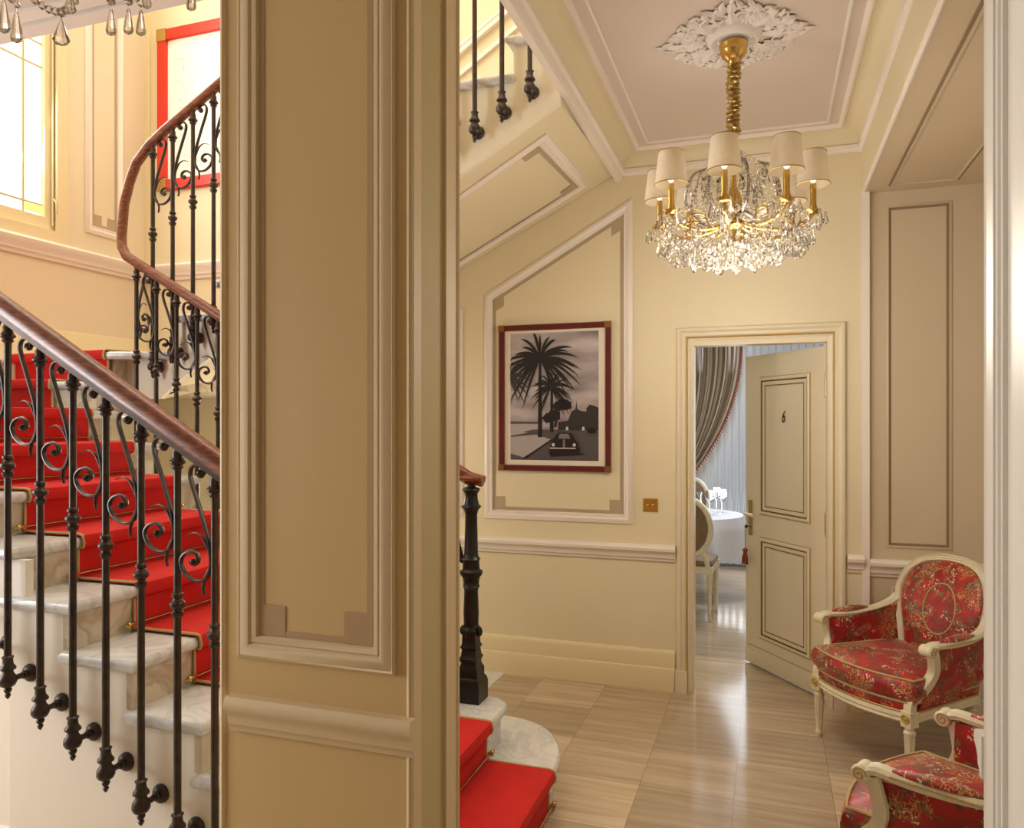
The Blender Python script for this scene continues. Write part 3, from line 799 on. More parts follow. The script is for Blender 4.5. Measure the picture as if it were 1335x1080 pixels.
# carpet on the turn: quarter landing, diagonal winder and the next riser
def strip(P, Q, m=CARPET): mb.rings([[V(p) for p in P], [V(q) for q in Q]], m, closed_u=False)
L10 = r_*10+.013
mb.poly([(-3.98, CY0, L10), (-3.40, CY0, L10), (-3.62, 3.02, L10), (-4.36, 2.78, L10)], CARPET)
mb.poly([(-3.30, CY0, L10), (-3.30, CY1, L10), (-3.62, 3.02, L10), (-3.98, CY0, L10)], CARPET)
d = V((-3.40-XL, 3.10-2.72, 0)).normalized(); nrm = V((d.y, -d.x, 0))
def on11(x): return V((x, 2.72+(x-XL)*(3.10-2.72)/(-3.40-XL), 0))
def riser(p, q, n, zb, zt, ztop_in):
    prof = [(-.020, zb+.004), (-.020, zt-TH-.004), (.006, zt-TH+.002), (.012, zt-TH/2), (.005, zt+.008), (-.012, zt+.013), (-ztop_in, zt+.013)]
    strip([p+n*a+V((0, 0, z)) for a, z in prof], [q+n*a+V((0, 0, z)) for a, z in prof])
    return prof
p11 = riser(on11(-4.36), on11(-3.62), nrm, r_*10, 1.822, .33)
y12 = lambda x: 3.24+(x-XL)*(3.17-3.24)/(-3.36-XL)
n12 = V((-.06, -1, 0)).normalized()
A12, B12 = V((-4.13, y12(-4.13), 0)), V((-3.40, y12(-3.40), 0))
p12 = riser(A12, B12, n12, 1.822, 1.987, .30)
mb.poly([(-4.1, 3.5, 2.0), (-3.40, 3.48, 2.0), (-3.1, 3.62, 2.0), (-3.1, 4.32, 2.0), (-4.1, 4.32, 2.0)], CARPET)
mb.build('pile', rt, fix=False)
mb = MB()
for y in (CY0-.004, CY1+.004): mb.tube([(x, y, z) for x, z in path], .005, PIPING, 6)
for p, prof, n in ((on11(-3.615), p11, nrm), (on11(-4.365), p11, nrm)): mb.tube([p+n*a+V((0, 0, z)) for a, z in prof], .006, PIPING, 6)
for p in (A12-V((.005, 0, 0)), B12+V((.005, 0, 0))): mb.tube([p+n12*a+V((0, 0, z)) for a, z in p12], .006, PIPING, 6)
mb.build('edge_binding', rt)['label'] = 'gold cord binding along the carpet edges'
# upper flight carpet
ords = ['first', 'second', 'third', 'fourth', 'fifth', 'sixth', 'seventh', 'eighth', 'ninth', 'tenth']
def mk_rod():
    t = thing('stair_rod', '', 'stair rod', group='brass rods across the red stair carpet')
    mb = MB(); mb.tube([(0, -.405, 0), (0, .405, 0)], .0045, RODM, 8); mb.build('rod', t)
    for s in (-1, 1):
        mb = MB(); mb.ball((0, s*.43, 0), .012, BRASS, 10, 6); mb.tube([(-.014, s*.415, 0), (.012, s*.415, 0)], .009, BRASS, 8)
        mb.tube([(0, s*.405, 0), (0, s*.452, 0)], .006, BRASS, 8); mb.build('bracket', t)
    return t
rod0 = mk_rod()
for k in range(1, 11):
    t = rod0 if k == 1 else copy_tree(rod0)
    t.location = (XK(k)-OV+.0235, (CY0+CY1)/2, r_*(k-1)+.030 if k > 1 else .02)
    t['label'] = 'brass carpet rod at the foot of the %s red riser from the floor' % ords[k-1]

# ------------------------------------------------------------------ railings
zrail_n = lambda X: 1.486+.582*(-1.556-X)
zrail_w = lambda X: 2.149+.577*(-2.681-X)
zrail_u = lambda X: 3.369+.563*(X+2.731)
RPROF = [(-.012, -.030), (-.018, -.022), (-.020, -.012), (-.031, -.006), (-.033, .006), (-.028, .020), (-.016, .030), (0, .033),
         (.016, .030), (.028, .020), (.033, .006), (.031, -.006), (.020, -.012), (.018, -.022), (.012, -.030)]
sp_main = [(440,205),(455,225),(475,205),(470,170),(440,145),(405,150),(385,190),(390,260),(440,430),(500,640),(522,780),(520,880),(480,960),(410,970),(345,920),(318,840),(345,785),(390,765),(430,785),(440,830),(415,855),(390,835)]
sp_tail = [(520,870),(485,950),(470,1020),(480,1075)]
sp_leaf = [(362,650),(420,632),(475,670),(518,770)]
def sc_pt(p): return ((p[0]-548)/255*.139, 0, -(p[1]-225)/2371)
def scroll_mesh():
    mb = MB()
    for P, r in ((sp_main, .0052), (sp_tail, .005), (sp_leaf, .0045)):
        pts = catmull([sc_pt(p) for p in P], 4); n = len(pts)
        if P is sp_main: rr = [r*(1.35 if i < 6 or i > n-6 else 1) for i in range(n)]
        elif P is sp_tail: rr = [r*(1-.4*i/n) for i in range(n)]
        else: rr = [r*(.35+.65*i/n) for i in range(n)]
        mb.tube(pts, rr, IRON, 6, sy=1.7)
    mb.ball(sc_pt((452, 203)), .011, IRON, 8, 6, (1, 1.2, 1)); mb.ball(sc_pt((405, 838)), .010, IRON, 8, 6, (1, 1.2, 1))
    return mb
BAL = [(.0, .02), (.012, .02), (.012, -.004), (.016, -.010), (.015, -.022), (.018, -.03), (.024, -.037), (.024, -.042), (.015, -.048), (.018, -.056), (.012, -.062), (.011, -.08),
       (.011, -.435), (.017, -.440), (.017, -.448), (.012, -.452), (.014, -.458), (.023, -.466), (.024, -.472), (.022, -.478), (.013, -.486), (.013, -.492), (.019, -.496), (.017, -.506), (.011, -.512),
       (.0115, -.8), (.0115, -1.105), (.019, -1.110), (.015, -1.118), (.017, -1.135), (.025, -1.146), (.025, -1.151), (.016, -1.156), (.018, -1.165), (.027, -1.180), (.028, -1.194), (.022, -1.206), (.010, -1.213), (.013, -1.219), (.011, -1.226), (.006, -1.232), (.010, -1.237), (.006, -1.246), (0, -1.252)]
def bal_mesh():
    mb = MB(); mb.lathe(BAL, IRON, 12); return mb
def bracket_mesh(L):
    s = 1 if L > 0 else -1
    mb = MB(); mb.tube([(0, s*.015, -1.188), (0, L-s*.015, -1.188)], .010, IRON, 8)
    mb.lathe([(.008, -.02), (.022, -.016), (.030, -.008), (.031, -.002), (.031, .0)], IRON, 14, (0, L-s*.001, -1.188), M.Rotation(-s*PI/2, 3, 'X'))
    mb.lathe([(.006, -.03), (.013, -.027), (.016, -.02), (.013, -.014)], IRON, 10, (0, L-s*.004, -1.188), M.Rotation(-s*PI/2, 3, 'X'))
    return mb
_proto = {}
def baluster(rail_o, X, Y, z, kind, L, scroll=True, flip=False):
    key = ('b',)
    def inst(kk, name, fn, par):
        if kk not in _proto:
            o = fn().build(name); _proto[kk] = o.data; o.parent = par; return o
        o = bpy.data.objects.new(name, _proto[kk]); COL.objects.link(o); o.parent = par; return o
    b = inst('bal', 'baluster', bal_mesh, rail_o); b.location = (X, Y, z)
    if L: inst('br%.3f' % L, 'wall_bracket', lambda: bracket_mesh(L), b)
    if scroll:
        s = inst('scroll', 'scroll', scroll_mesh, b)
        if flip: s.scale = (-1, 1, 1)
    return b
rl = thing('stair_railing', 'wrought iron railing with mahogany handrail on the hall side of the stairs', 'railing')
YR = 1.856
mb = MB(); mb.sweep([(x, YR, zrail_n(x)) for x in (PX0-.003, -1.7, -2.0, -2.3, -2.7, -3.0, -3.2)], RPROF, WOOD); mb.build('handrail', rl)
mb = MB(); mb.sweep([(x, YR, zrail_n(x)-.044) for x in (PX0-.003, -2.2, -3.2)], [(-.012, -.006), (.012, -.006), (.012, .008), (-.012, .008)], IRON); mb.build('rail_bar', rl)
for X in (-1.564, -1.702, -1.842, -1.983, -2.12, -2.26, -2.405, -2.545, -2.685, -2.825):
    baluster(rl, X, YR, zrail_n(X)-.050, 'n', YN-YR if X > -2.43 else YN+.028-YR)
rw = thing('stair_railing', 'wrought iron railing with green-black newel post around the stair well', 'railing')
YW, YU = 3.225, 3.26
wr = [(-1.23, YW, zrail_w(-1.29)-.012), (-1.30, YW, zrail_w(-1.30)), (-1.8, YW, zrail_w(-1.8)), (-2.4, YW, zrail_w(-2.4)), (-3.0, YW, zrail_w(-3.0)), (-3.2, YW, zrail_w(-3.2)), (-3.30, YW, zrail_w(-3.30)),
      (-3.345, YW+.01, 2.565), (-3.357, YW+.02, 2.63), (-3.345, YU-.01, 2.80), (-3.318, YU, 2.92), (-3.27, YU, 3.02), (-3.18, YU, 3.107), (-3.083, YU, 3.171), (-2.6, YU, zrail_u(-2.6)), (-1.8, YU, zrail_u(-1.8)), (-.9, YU, zrail_u(-.9)), (-.5, YU, zrail_u(-.5))]
RP2 = [(a*.8, b*.82) for a, b in RPROF]
def rail_sweep(mb, path, prof, m):
    path = [V(p) for p in path]; rings = []; n = len(path)
    for i, p in enumerate(path):
        t = (path[min(i+1, n-1)]-path[max(i-1, 0)]).normalized(); sd = V((0, 1, 0)); sd = (sd-t*sd.dot(t)).normalized(); up = t.cross(sd)
        if i == 0: pu = up
        if up.dot(pu) < 0: up = -up
        pu = up
        rings.append([p+sd*a+up*b for a, b in prof])
    mb.rings(rings, m)
# the wreath keeps its top on the outside of the turn
mb = MB(); rail_sweep(mb, wr, [(a, -b) for a, b in RP2], WOOD); mb.build('handrail', rw)
X = -3.232
for i in range(14):
    x = X+.134*i
    if x < -1.36:
        b = baluster(rw, x, YW, zrail_w(x)-.036, 'w', YF-YW)
        if i == 0:
            for q in kids(b):
                if q.name.startswith('scroll'): q.rotation_euler = (0, 0, math.radians(-75))
for i in range(0, 19):
    x = -3.155+.1335*i
    if x < -.93: baluster(rw, x, YU, zrail_u(x)-.036, 'u', YU0-YU, flip=True)
# newel
NX, NY, NZ = -1.292, 3.232, 2*r_
mb = MB(); mb.box(NX-.06, NX+.06, NY-.06, NY+.06, NZ, NZ+.085, IRON2)
mb.lathe([(.082, .085), (.078, .10), (.066, .11), (.066, .145), (.055, .16), (.050, .175), (.062, .195), (.052, .205), (.046, .235), (.056, .245), (.046, .26), (.044, .30), (.052, .32), (.040, .335), (.035, .35)], IRON2, 4, (NX, NY, NZ), rot=PI/4)
mb.lathe([(.034, .345), (.036, .40), (.032, .50), (.036, .515), (.042, .52), (.036, .53), (.040, .56), (.052, .575), (.054, .59), (.040, .60), (.038, .635), (.044, .645), (.036, .655), (.032, .67), (.029, .78), (.028, .85), (.034, .87), (.048, .885), (.036, .895), (.030, .925), (.030, .945), (.042, .962), (.038, .97), (.022, .975), (.020, .995)], IRON2, 14, (NX, NY, NZ))
for i in range(4):
    a = PI/2*i; 
    mb.ball((NX+.040*cos(a), NY+.040*sin(a), NZ+.315), .016, IRON2, 8, 6, (1, 1, 1.5))
mb.build('newel_post', rw)
mb = MB(); mb.lathe([(.0, -.02), (.03, -.016), (.05, -.004), (.062, .004), (.064, .014), (.055, .022), (.03, .026), (0, .027)], WOOD, 20, (NX, NY, NZ+1.005)); mb.build('newel_cap', rw)
for X_, z_ in ((-1.36, zrail_w(-1.36)-.2),):
    mb = MB()
    for s_ in range(3):
        mb.tube(catmull([(NX-.03, NY, NZ+.62), (NX-.06-.01*s_, NY, NZ+.70-.03*s_), (NX-.075-.015*s_, NY, NZ+.80-.11*s_)], 4), [.004+.006*sin(PI*i/8) for i in range(9)], IRON2, 6)
    mb.build('newel_leaf', rw)

# ------------------------------------------------------------------ framed pictures, switch plate
def picture_frame(t, x0, x1, z0, z1, fw, m, depth=.03, y=YB):
    mb = MB(); frame_mould(mb, [(x0, z0), (x1, z0), (x1, z1), (x0, z1)], (0, y, 0), XA, ZA, NB, [(0, 0), (0, depth*.8), (.006, depth), (fw-.006, depth*.9), (fw, depth*.6), (fw, .004)], m)
    mb.build('frame', t)
    for sx, sz in ((x0, z0), (x1, z0), (x0, z1), (x1, z1)):
        dx = 1 if sx == x0 else -1; dz = 1 if sz == z0 else -1
        mb = MB(); a = fw*1.05
        mb.box(min(sx-dx*.001, sx+dx*a), max(sx-dx*.001, sx+dx*a), y-depth-.003, y-.002, min(sz-dz*.001, sz+dz*a), max(sz-dz*.001, sz+dz*a), GOLDC)
        mb.build('corner_mount', t)['label'] = 'brass corner mount'
GOLDC = plain('aged_brass_corner', (150, 110, 64), .35, metal=.8)
t = thing('framed_photograph', 'black and white photograph of palms and an old car in mahogany frame', 'picture')
fx0, fx1, fz0, fz1 = -1.643, -.915, 1.298, 2.225
picture_frame(t, fx0, fx1, fz0, fz1, .036, REDFR)
mb = MB(); mb.box(fx0+.03, fx1-.03, YB-.010, YB-.004, fz0+.03, fz1-.03, MATW); mb.build('mat_board', t)
ux0, ux1, uz0, uz1 = fx0+.075, fx1-.078, fz0+.068, fz1-.052
mb = MB()
def U(u, v, l=0): return V((ux0+(ux1-ux0)*u, YB-.0105-.0002*l, uz0+(uz1-uz0)*v))
mb.poly([U(0, 0), U(1, 0), U(1, 1), U(0, 1)], PSKY)
_pl = [1.]
def pp(pts, g, l):
    _pl[0] += .09
    mb.poly([U(min(.999, max(.001, u)), v, _pl[0]) for u, v in pts], PG[g])
pp([(0, 0), (1, 0), (1, .24), (0, .24)], 84, 1)
pp([(0, .24), (.45, .26), (.45, .30), (0, .30)], 168, 1)
pp([(0, .05), (.15, .02), (.48, .16), (.3, .2), (0, .18)], 168, 2)
pp([(0, .20), (.30, .245), (.30, .26), (0, .24)], 168, 3); pp([(0, .19), (.2, .215), (.0, .245)], 168, 3)
pp([(.14, .01), (.18, .005), (.50, .165), (.47, .165)], 30, 4)
pp([(.55, .24), (1, .24), (1, .33), (.97, .42), (.90, .43), (.86, .38), (.80, .385), (.765, .40), (.755, .47), (.745, .40), (.70, .38), (.66, .31), (.55, .30)], 52, 4)
pp([(.0, .285), (.36, .285), (.36, .30), (0, .305)], 84, 5)
for cx, cy, rr in ((.60, .44, .055), (.55, .42, .05), (.64, .43, .05), (.50, .35, .06), (.44, .33, .05), (.92, .40, .04), (.97, .38, .05)):
    pp([(cx+rr*1.2*cos(a*PI/5)*(1+.25*(a % 2)), cy+rr*.7*sin(a*PI/5)*(1+.25*(a % 2))) for a in range(10)], 30 if cx < .7 else 52, 6)
pp([(.5, .26), (.53, .26), (.57, .42), (.55, .42)], 30, 6)
for (tx, by, ty, w) in ((.345, .18, .80, .026), (.478, .22, .56, .022)):
    pp([(tx-w, by), (tx+w, by), (tx+w*.6, ty), (tx-w*.6, ty)], 30, 8)
def palm(cx, cy, L, n, seed, g):
    rd = random.Random(seed)
    for i in range(n):
        a = -.45*PI+1.9*PI*(i+.5)/n+PI*.02+rd.uniform(-.1, .1)
        a = PI*(-.36)+PI*1.72*(i+.5)/n+rd.uniform(-.10, .10)
        l = L*rd.uniform(.72, 1.1)
        P = [(cx+l*q*cos(a), cy+(l*q*sin(a)-l*.42*q*q)*.72) for q in [k/7 for k in range(8)]]
        w = .026*L
        wd = [w*.35, w*.8, w, w*1.05, w, w*.8, w*.5, .0005]
        cl = lambda q: (min(.998, max(.002, q[0])), min(.998, max(.002, q[1])))
        nr = []
        for k in range(8):
            p, q = P[max(0, k-1)], P[min(7, k+1)]; dx, dy = q[0]-p[0], q[1]-p[1]; ln = math.hypot(dx, dy); nr.append((-dy/ln, dx/ln))
        up = [(p[0]+n_[0]*w_, p[1]+n_[1]*w_) for p, n_, w_ in zip(P, nr, wd)]; dn = [(p[0]-n_[0]*w_, p[1]-n_[1]*w_) for p, n_, w_ in zip(P, nr, wd)]
        for k in range(7): pp([cl(up[k]), cl(dn[k]), cl(dn[k+1]), cl(up[k+1])], g, 9+(i % 3))
palm(.345, .80, .45, 34, 3, 30); palm(.478, .575, .27, 26, 5, 30); palm(-.02, .66, .30, 18, 9, 52)
# car
pp([(.455, .06), (.47, .045), (.76, .045), (.80, .07), (.79, .10), (.77, .14), (.74, .17), (.70, .215), (.55, .215), (.51, .18), (.47, .13)], 30, 14)
pp([(.56, .17), (.69, .17), (.67, .208), (.57, .208)], 120, 15); pp([(.46, .092), (.75, .092), (.75, .10), (.46, .10)], 205, 15)
pp([(.605, .10), (.635, .10), (.63, .165), (.61, .165)], 120, 15)
for cx in (.50, .735): pp([(cx+.018*cos(a*PI/4), .122+.014*sin(a*PI/4)) for a in range(8)], 205, 15)
pp([(.48, .03), (.86, .05), (.80, .06), (.47, .045)], 30, 13)
for cx in (.56, .64, .70, .76, .82): pp([(cx, .235), (cx+.03, .235), (cx+.028, .262), (cx+.004, .262)], 205 if cx in (.64, .82) else 52, 7)
pp([(.88, .215), (.97, .215), (.98, .245), (.93, .26), (.88, .245)], 30, 7)
mb.build('photo_print', t, fix=False)
mb = MB(); mb.box(fx0+.034, fx1-.034, YB-.0200, YB-.0180, fz0+.034, fz1-.034, GLASS); 
bm_g = mb
mb.bm.free()

t = thing('framed_poster', 'bright red frame with brass corner holding a pale faded poster', 'picture')
rx0, rx1, rz0, rz1 = -4.395, -3.38, 3.36, 4.58
picture_frame(t, rx0, rx1, rz0, rz1, .085, REDFR2, .035)
for o in kids(t):
    if o.name.startswith('corner_mount'): o.data.materials[0] = BRASS
mb = MB(); mb.box(rx0+.07, rx1-.07, YB-.010, YB-.004, rz0+.07, rz1-.07, PAPER)
mb.box(rx0+.155, rx0+.34, YB-.0108, YB-.0100, rz0+.16, rz1-.2, plain('poster_tint', (226, 228, 218), .7))
for i in range(14):
    pts = catmull([(rx0+.2+random.uniform(-.03, .08), YB-.0115, rz0+.25+i*.05), (rx0+.24+random.uniform(-.05, .05), YB-.0115, rz0+.28+i*.05), (rx0+.27+random.uniform(-.05, .05), YB-.0115, rz0+.24+i*.05)], 5)
    mb.tube(pts, .0018, PGREY, 5)
mb.box(rx0+.175, rx0+.235, YB-.0112, YB-.0106, rz1-.245, rz1-.235, PGREY)
mb.build('poster', t)

t = thing('light_switch', 'brass switch plate with two toggles on the cream wall', 'switch')
mb = MB(); nose = [(-.723, 1.063), (-.631, 1.063), (-.631, 1.145), (-.723, 1.145)]
frame_mould(mb, nose, (0, YB, 0), XA, ZA, NB, [(0, 0), (0, .004), (.004, .007)], BRASS); A = inset(nose, .004); mb.poly([(p.x, YB-.007, p.y) for p in A], BRASS); mb.build('plate', t)
for x in (-.692, -.662):
    mb = MB(); mb.lathe([(.007, 0), (.007, .004), (.004, .006), (.0035, .018), (.0045, .022), (0, .024)], BRASS, 10, (x, YB-.007, 1.104), M.Rotation(PI/2+.25, 3, 'X')); mb.build('toggle', t)

# ------------------------------------------------------------------ ceiling rose
CHX, CHY = -.140, 3.325
t = tag(None or bpy.data.objects.new('ceiling_rose', None), 'white plaster ceiling rose of acanthus leaves above the gilt chandelier', 'ceiling rose'); COL.objects.link(t); t.location = (CHX, CHY, 3.23)
mb = MB(); mb.lathe([(.0, -.022), (.05, -.022), (.066, -.016), (.078, -.026), (.092, -.030), (.104, -.022), (.112, -.006), (.118, 0)], PLASTER, 40); mb.build('rose_boss', t)
def leaf(mb, a, r0, L, w, h=.02, curl=.3, lobes=5, off=0.):
    def f(u, v):
        sx = u; ww = w*(sin(PI*min(1, .08+sx*.92))**.7)*(1+.35*abs(sin(sx*PI*lobes)))
        q = (v-.5)*2; x = r0+L*sx; y = off+q*ww+curl*L*sx*sx*.5
        z = -h*(sin(PI*min(1, sx*1.02))*.7+.3)*(1-.55*q*q)-.003-(.005 if abs(q) < .15 else 0)
        return V((x*cos(a)-y*sin(a), x*sin(a)+y*cos(a), z))
    mb.grid(f, 10, 6, PLASTER)
rr_ = random.Random(12)
for i in range(8):
    a = 2*PI*i/8; big = i % 2 == 0
    mb = MB()
    leaf(mb, a, .115, .10, .022, .016, .0); leaf(mb, a, .20, .085 if big else .05, .016, .012, .1, 3)
    if big: leaf(mb, a+.02, .275, .05, .009, .009, .3, 2)
    for sg in (-1, 1):
        for (cr, co, r0, n_) in ((.175, .050, .036, 2.6), (.235, .045, .022, 2.2)):
            P = []
            for k in range(22):
                th = k/21*n_*PI; q = r0*(1-k/21*.82)
                P.append(M.Rotation(a, 3, 'Z') @ V((cr+q*cos(sg*th-sg*.4*PI), sg*co+q*sin(sg*th-sg*.4*PI), -.010)))
            mb.tube(P, [.0065*(1-.5*k/21) for k in range(22)], PLASTER, 6)
        for k in range(9):
            leaf(mb, a+sg*rr_.uniform(.05, .42), rr_.uniform(.12, .24 if big else .20), rr_.uniform(.035, .06), rr_.uniform(.008, .013), rr_.uniform(.008, .015), sg*rr_.uniform(-.9, .9), 3)
        leaf(mb, a+sg*.30, .21, .055, .014, .014, sg*.9, 3); leaf(mb, a+sg*.14, .25 if big else .22, .045, .010, .012, -sg*.7, 3)
    mb.build('acanthus_spray', t)

# ------------------------------------------------------------------ chandeliers
def drop_mesh(mb, c, s, m=CRYSTAL, rot=0., seg=6):
    c = V(c)
    mb.lathe([(0, 0), (.10*s, -.05*s), (.16*s, -.35*s), (.30*s, -.70*s), (.27*s, -.86*s), (.12*s, -.98*s), (0, -1.02*s)], m, seg, c, M.Diagonal((1, .6, 1)), rot)
def bead_mesh(mb, c, r, m=CRYSTAL):
    mb.lathe([(0, r), (r*.7, r*.6), (r, 0), (r*.7, -r*.6), (0, -r)], m, 6, c)
t = thing('chandelier', 'gilt and crystal chandelier with ivory shades hanging from the lobby ceiling', 'chandelier', (CHX, CHY, 3.2))
Z = lambda z: z-3.2
mb = MB(); mb.lathe([(0, .0), (.056, 0), (.060, -.008), (.056, -.022), (.054, -.03), (.056, -.036), (.046, -.055), (.032, -.068), (.024, -.075), (.02, -.09), (0, -.092)], GOLD, 28); mb.build('canopy', t)
# ruched fabric sleeve over the chain
rd = random.Random(4)
rings = []; nz = 64
ph = [rd.uniform(0, 6.28) for _ in range(8)]
for i in range(nz+1):
    f = i/nz; z = -.088-(.088+.02-.11+.28)*f*1.07
    ring = []
    for j in range(20):
        a = 2*PI*j/20
        rr = .0235+.0065*sin(f*95+1.4*sin(a+ph[0]+f*9)+ph[1])+.003*sin(3*a+f*31+ph[2])
        ring.append(V((rr*cos(a)+.003*sin(f*14), rr*sin(a)+.003*cos(f*17), z)))
    rings.append(ring)
mb = MB(); mb.rings(rings, plain('gold_ruched_silk', (184, 156, 98), .28, metal=.8, var=.2, scale=60)); mb.build('chain_sleeve', t)
mb = MB(); mb.lathe([(.010, Z(2.83)), (.02, Z(2.82)), (.012, Z(2.80)), (.010, Z(2.74)), (.03, Z(2.725)), (.034, Z(2.71)), (.012, Z(2.69)), (.012, Z(2.60)), (.024, Z(2.575)), (.038, Z(2.54)), (.034, Z(2.505)), (.016, Z(2.48)), (.028, Z(2.46)), (.05, Z(2.445)), (.05, Z(2.43)), (.02, Z(2.415)), (.012, Z(2.39)), (.016, Z(2.37)), (.006, Z(2.345)), (0, Z(2.34))], GOLD, 20); mb.build('stem', t)
NA = 8; a0 = math.atan2(-.947, .3207)+PI/8     # two arms flank the line towards the hall
RR = .312
crystals = []
gar = MB()
def string(P, n, r, mbx):
    pts = catmull(P, 10); L = len(pts)-1
    for i in range(n):
        q = i/(n-1)*L; k = int(q); w = q-k
        p = pts[k].lerp(pts[min(k+1, L)], w); bead_mesh(mbx, p, r)
for i in range(NA):
    a = a0+2*PI*i/NA; d = V((cos(a), sin(a), 0))
    P = lambda r, z: d*r+V((0, 0, Z(z)))
    arm = MB(); arm.tube(catmull([P(.03, 2.44), P(.10, 2.415), P(.19, 2.40), P(.27, 2.415), P(RR, 2.45)], 5), .0075, GOLD, 8)
    arm.tube(catmull([P(.12, 2.41), P(.15, 2.46), P(.20, 2.46), P(.205, 2.43), P(.18, 2.43)], 5), .004, GOLD, 6)
    ao = arm.build('arm', t)
    mb = MB(); mb.lathe([(.006, 2.447), (.02, 2.450), (.030, 2.460), (.032, 2.464), (.02, 2.459), (.006, 2.456)], GOLD, 20, V((d.x*RR, d.y*RR, -3.2))); mb.build('drip_pan', ao)
    mb = MB(); mb.lathe([(.014, 2.462), (.016, 2.475), (.0125, 2.485), (.0125, 2.57), (.0, 2.572)], GOLD, 14, V((d.x*RR, d.y*RR, -3.2))); mb.build('candle_tube', ao)
    mb = MB(); mb.ball(P(RR, 2.60), .014, BULB, 10, 8, (1, 1, 1.7)); mb.build('bulb', ao)
    mb = MB(); c = V((d.x*RR, d.y*RR, -3.2))
    mb.lathe([(.0655, 2.566), (.0655, 2.570), (.0505, 2.698), (.0505, 2.702)], SHADE, 28, c)
    for f in [f for f in mb.bm.faces if len(f.verts) > 4]: mb.bm.faces.remove(f)
    mb.lathe([(.0635, 2.567), (.0485, 2.701)], SHADEIN, 28, c)
    for f in [f for f in mb.bm.faces if len(f.verts) > 4]: mb.bm.faces.remove(f)
    mb.tube([c+V((.066*cos(b), .066*sin(b), 2.569)) for b in [2*PI*k/28 for k in range(28)]], .0022, GILT, 5, loop=True)
    mb.tube([c+V((.051*cos(b), .051*sin(b), 2.700)) for b in [2*PI*k/28 for k in range(28)]], .0018, GILT, 5, loop=True)
    mb.build('lamp_shade', t, fix=False)
    # glass swan arms rising above
    b = a+PI/8; e = V((cos(b), sin(b), 0)); Q = lambda r, z: e*r+V((0, 0, Z(z)))
    mb = MB(); mb.tube(catmull([Q(.03, 2.50), Q(.12, 2.46), Q(.20, 2.52), Q(.18, 2.63), Q(.12, 2.66), Q(.10, 2.62), Q(.13, 2.59)], 5), [.006]*31, CRYSTAL, 8); mb.build('glass_scroll_arm', t)
    # bead garlands
    string([Q(.03, 2.52), Q(.12, 2.475), Q(.20, 2.53), Q(.175, 2.64), Q(.12, 2.67)], 24, .0065, gar)
    string([Q(.03, 2.74), Q(.08, 2.70), Q(.14, 2.66)], 9, .006, gar)
    drop_mesh(gar, Q(.14, 2.655), .05); drop_mesh(gar, Q(.11, 2.60), .05)
    for k in range(5): bead_mesh(gar, Q(.13, 2.555-.016*k), .006)
    string([P(.04, 2.71), P(.13, 2.60), P(.22, 2.50), P(RR-.03, 2.47)], 18, .0055, gar)
    string([Q(.04, 2.71), Q(.12, 2.56), Q(.19, 2.46)], 14, .0055, gar)
    nx = a0+2*PI*(i+1)/NA; d2 = V((cos(nx), sin(nx), 0))
    string([d*RR+V((0, 0, Z(2.46))), (d+d2)*.5*RR*.95+V((0, 0, Z(2.36))), d2*RR+V((0, 0, Z(2.46)))], 15, .0055, gar)
    string([d*.2+V((0, 0, Z(2.42))), (d+d2)*.5*.22+V((0, 0, Z(2.33))), d2*.2+V((0, 0, Z(2.42)))], 11, .0055, gar)
    string([P(.27, 2.42), P(.20, 2.36), P(.08, 2.33), P(.02, 2.36)], 14, .0055, gar)
    # places for pendants
    for k in range(6):
        bb = 2*PI*k/6; crystals.append((P(RR, 2.455)+V((.047*cos(bb), .047*sin(bb), 0)), .042+.012*(k % 2)))
    crystals.append((P(RR, 2.41), .07)); crystals.append((P(.20, 2.385), .075)); crystals.append((Q(.27, 2.385), .062)); crystals.append((Q(.19, 2.345), .07))
    crystals.append((P(.11, 2.32), .06)); crystals.append((Q(.18, 2.62), .05))
    for k in range(7):   # second row of small drops, part of the garland mass
        s_ = (k+.5)/7; p = (d*(1-s_)+d2*s_)*(RR*.97)+V((0, 0, Z(2.375-.02*sin(PI*s_)*2)))
        drop_mesh(gar, p, .040); drop_mesh(gar, p*.7+V((0, 0, Z(2.36)*.3-.02)), .045)
        bead_mesh(gar, p+V((0, 0, .012)), .006); bead_mesh(gar, p+V((0, 0, .026)), .006); bead_mesh(gar, p+V((0, 0, .04)), .006)
crystals.append((V((0, 0, Z(2.34))), .075))
go = gar.build('crystal_garlands', t, angle=5); go['kind'] = 'stuff'
mb = MB(); drop_mesh(mb, (0, 0, 0), 1.); bead_mesh(mb, (0, 0, .12), .13)
c0 = mb.build('crystal_pendant', t, angle=5)
for i, (p, s_) in enumerate(crystals[:100]):
    c = c0 if i == 0 else c0.copy()
    if i: COL.objects.link(c)
    c.parent = t; c.location = p-V((0, 0, s_*.2)); c.scale = (s_, s_, s_); c.rotation_euler = (0, 0, i*1.3)

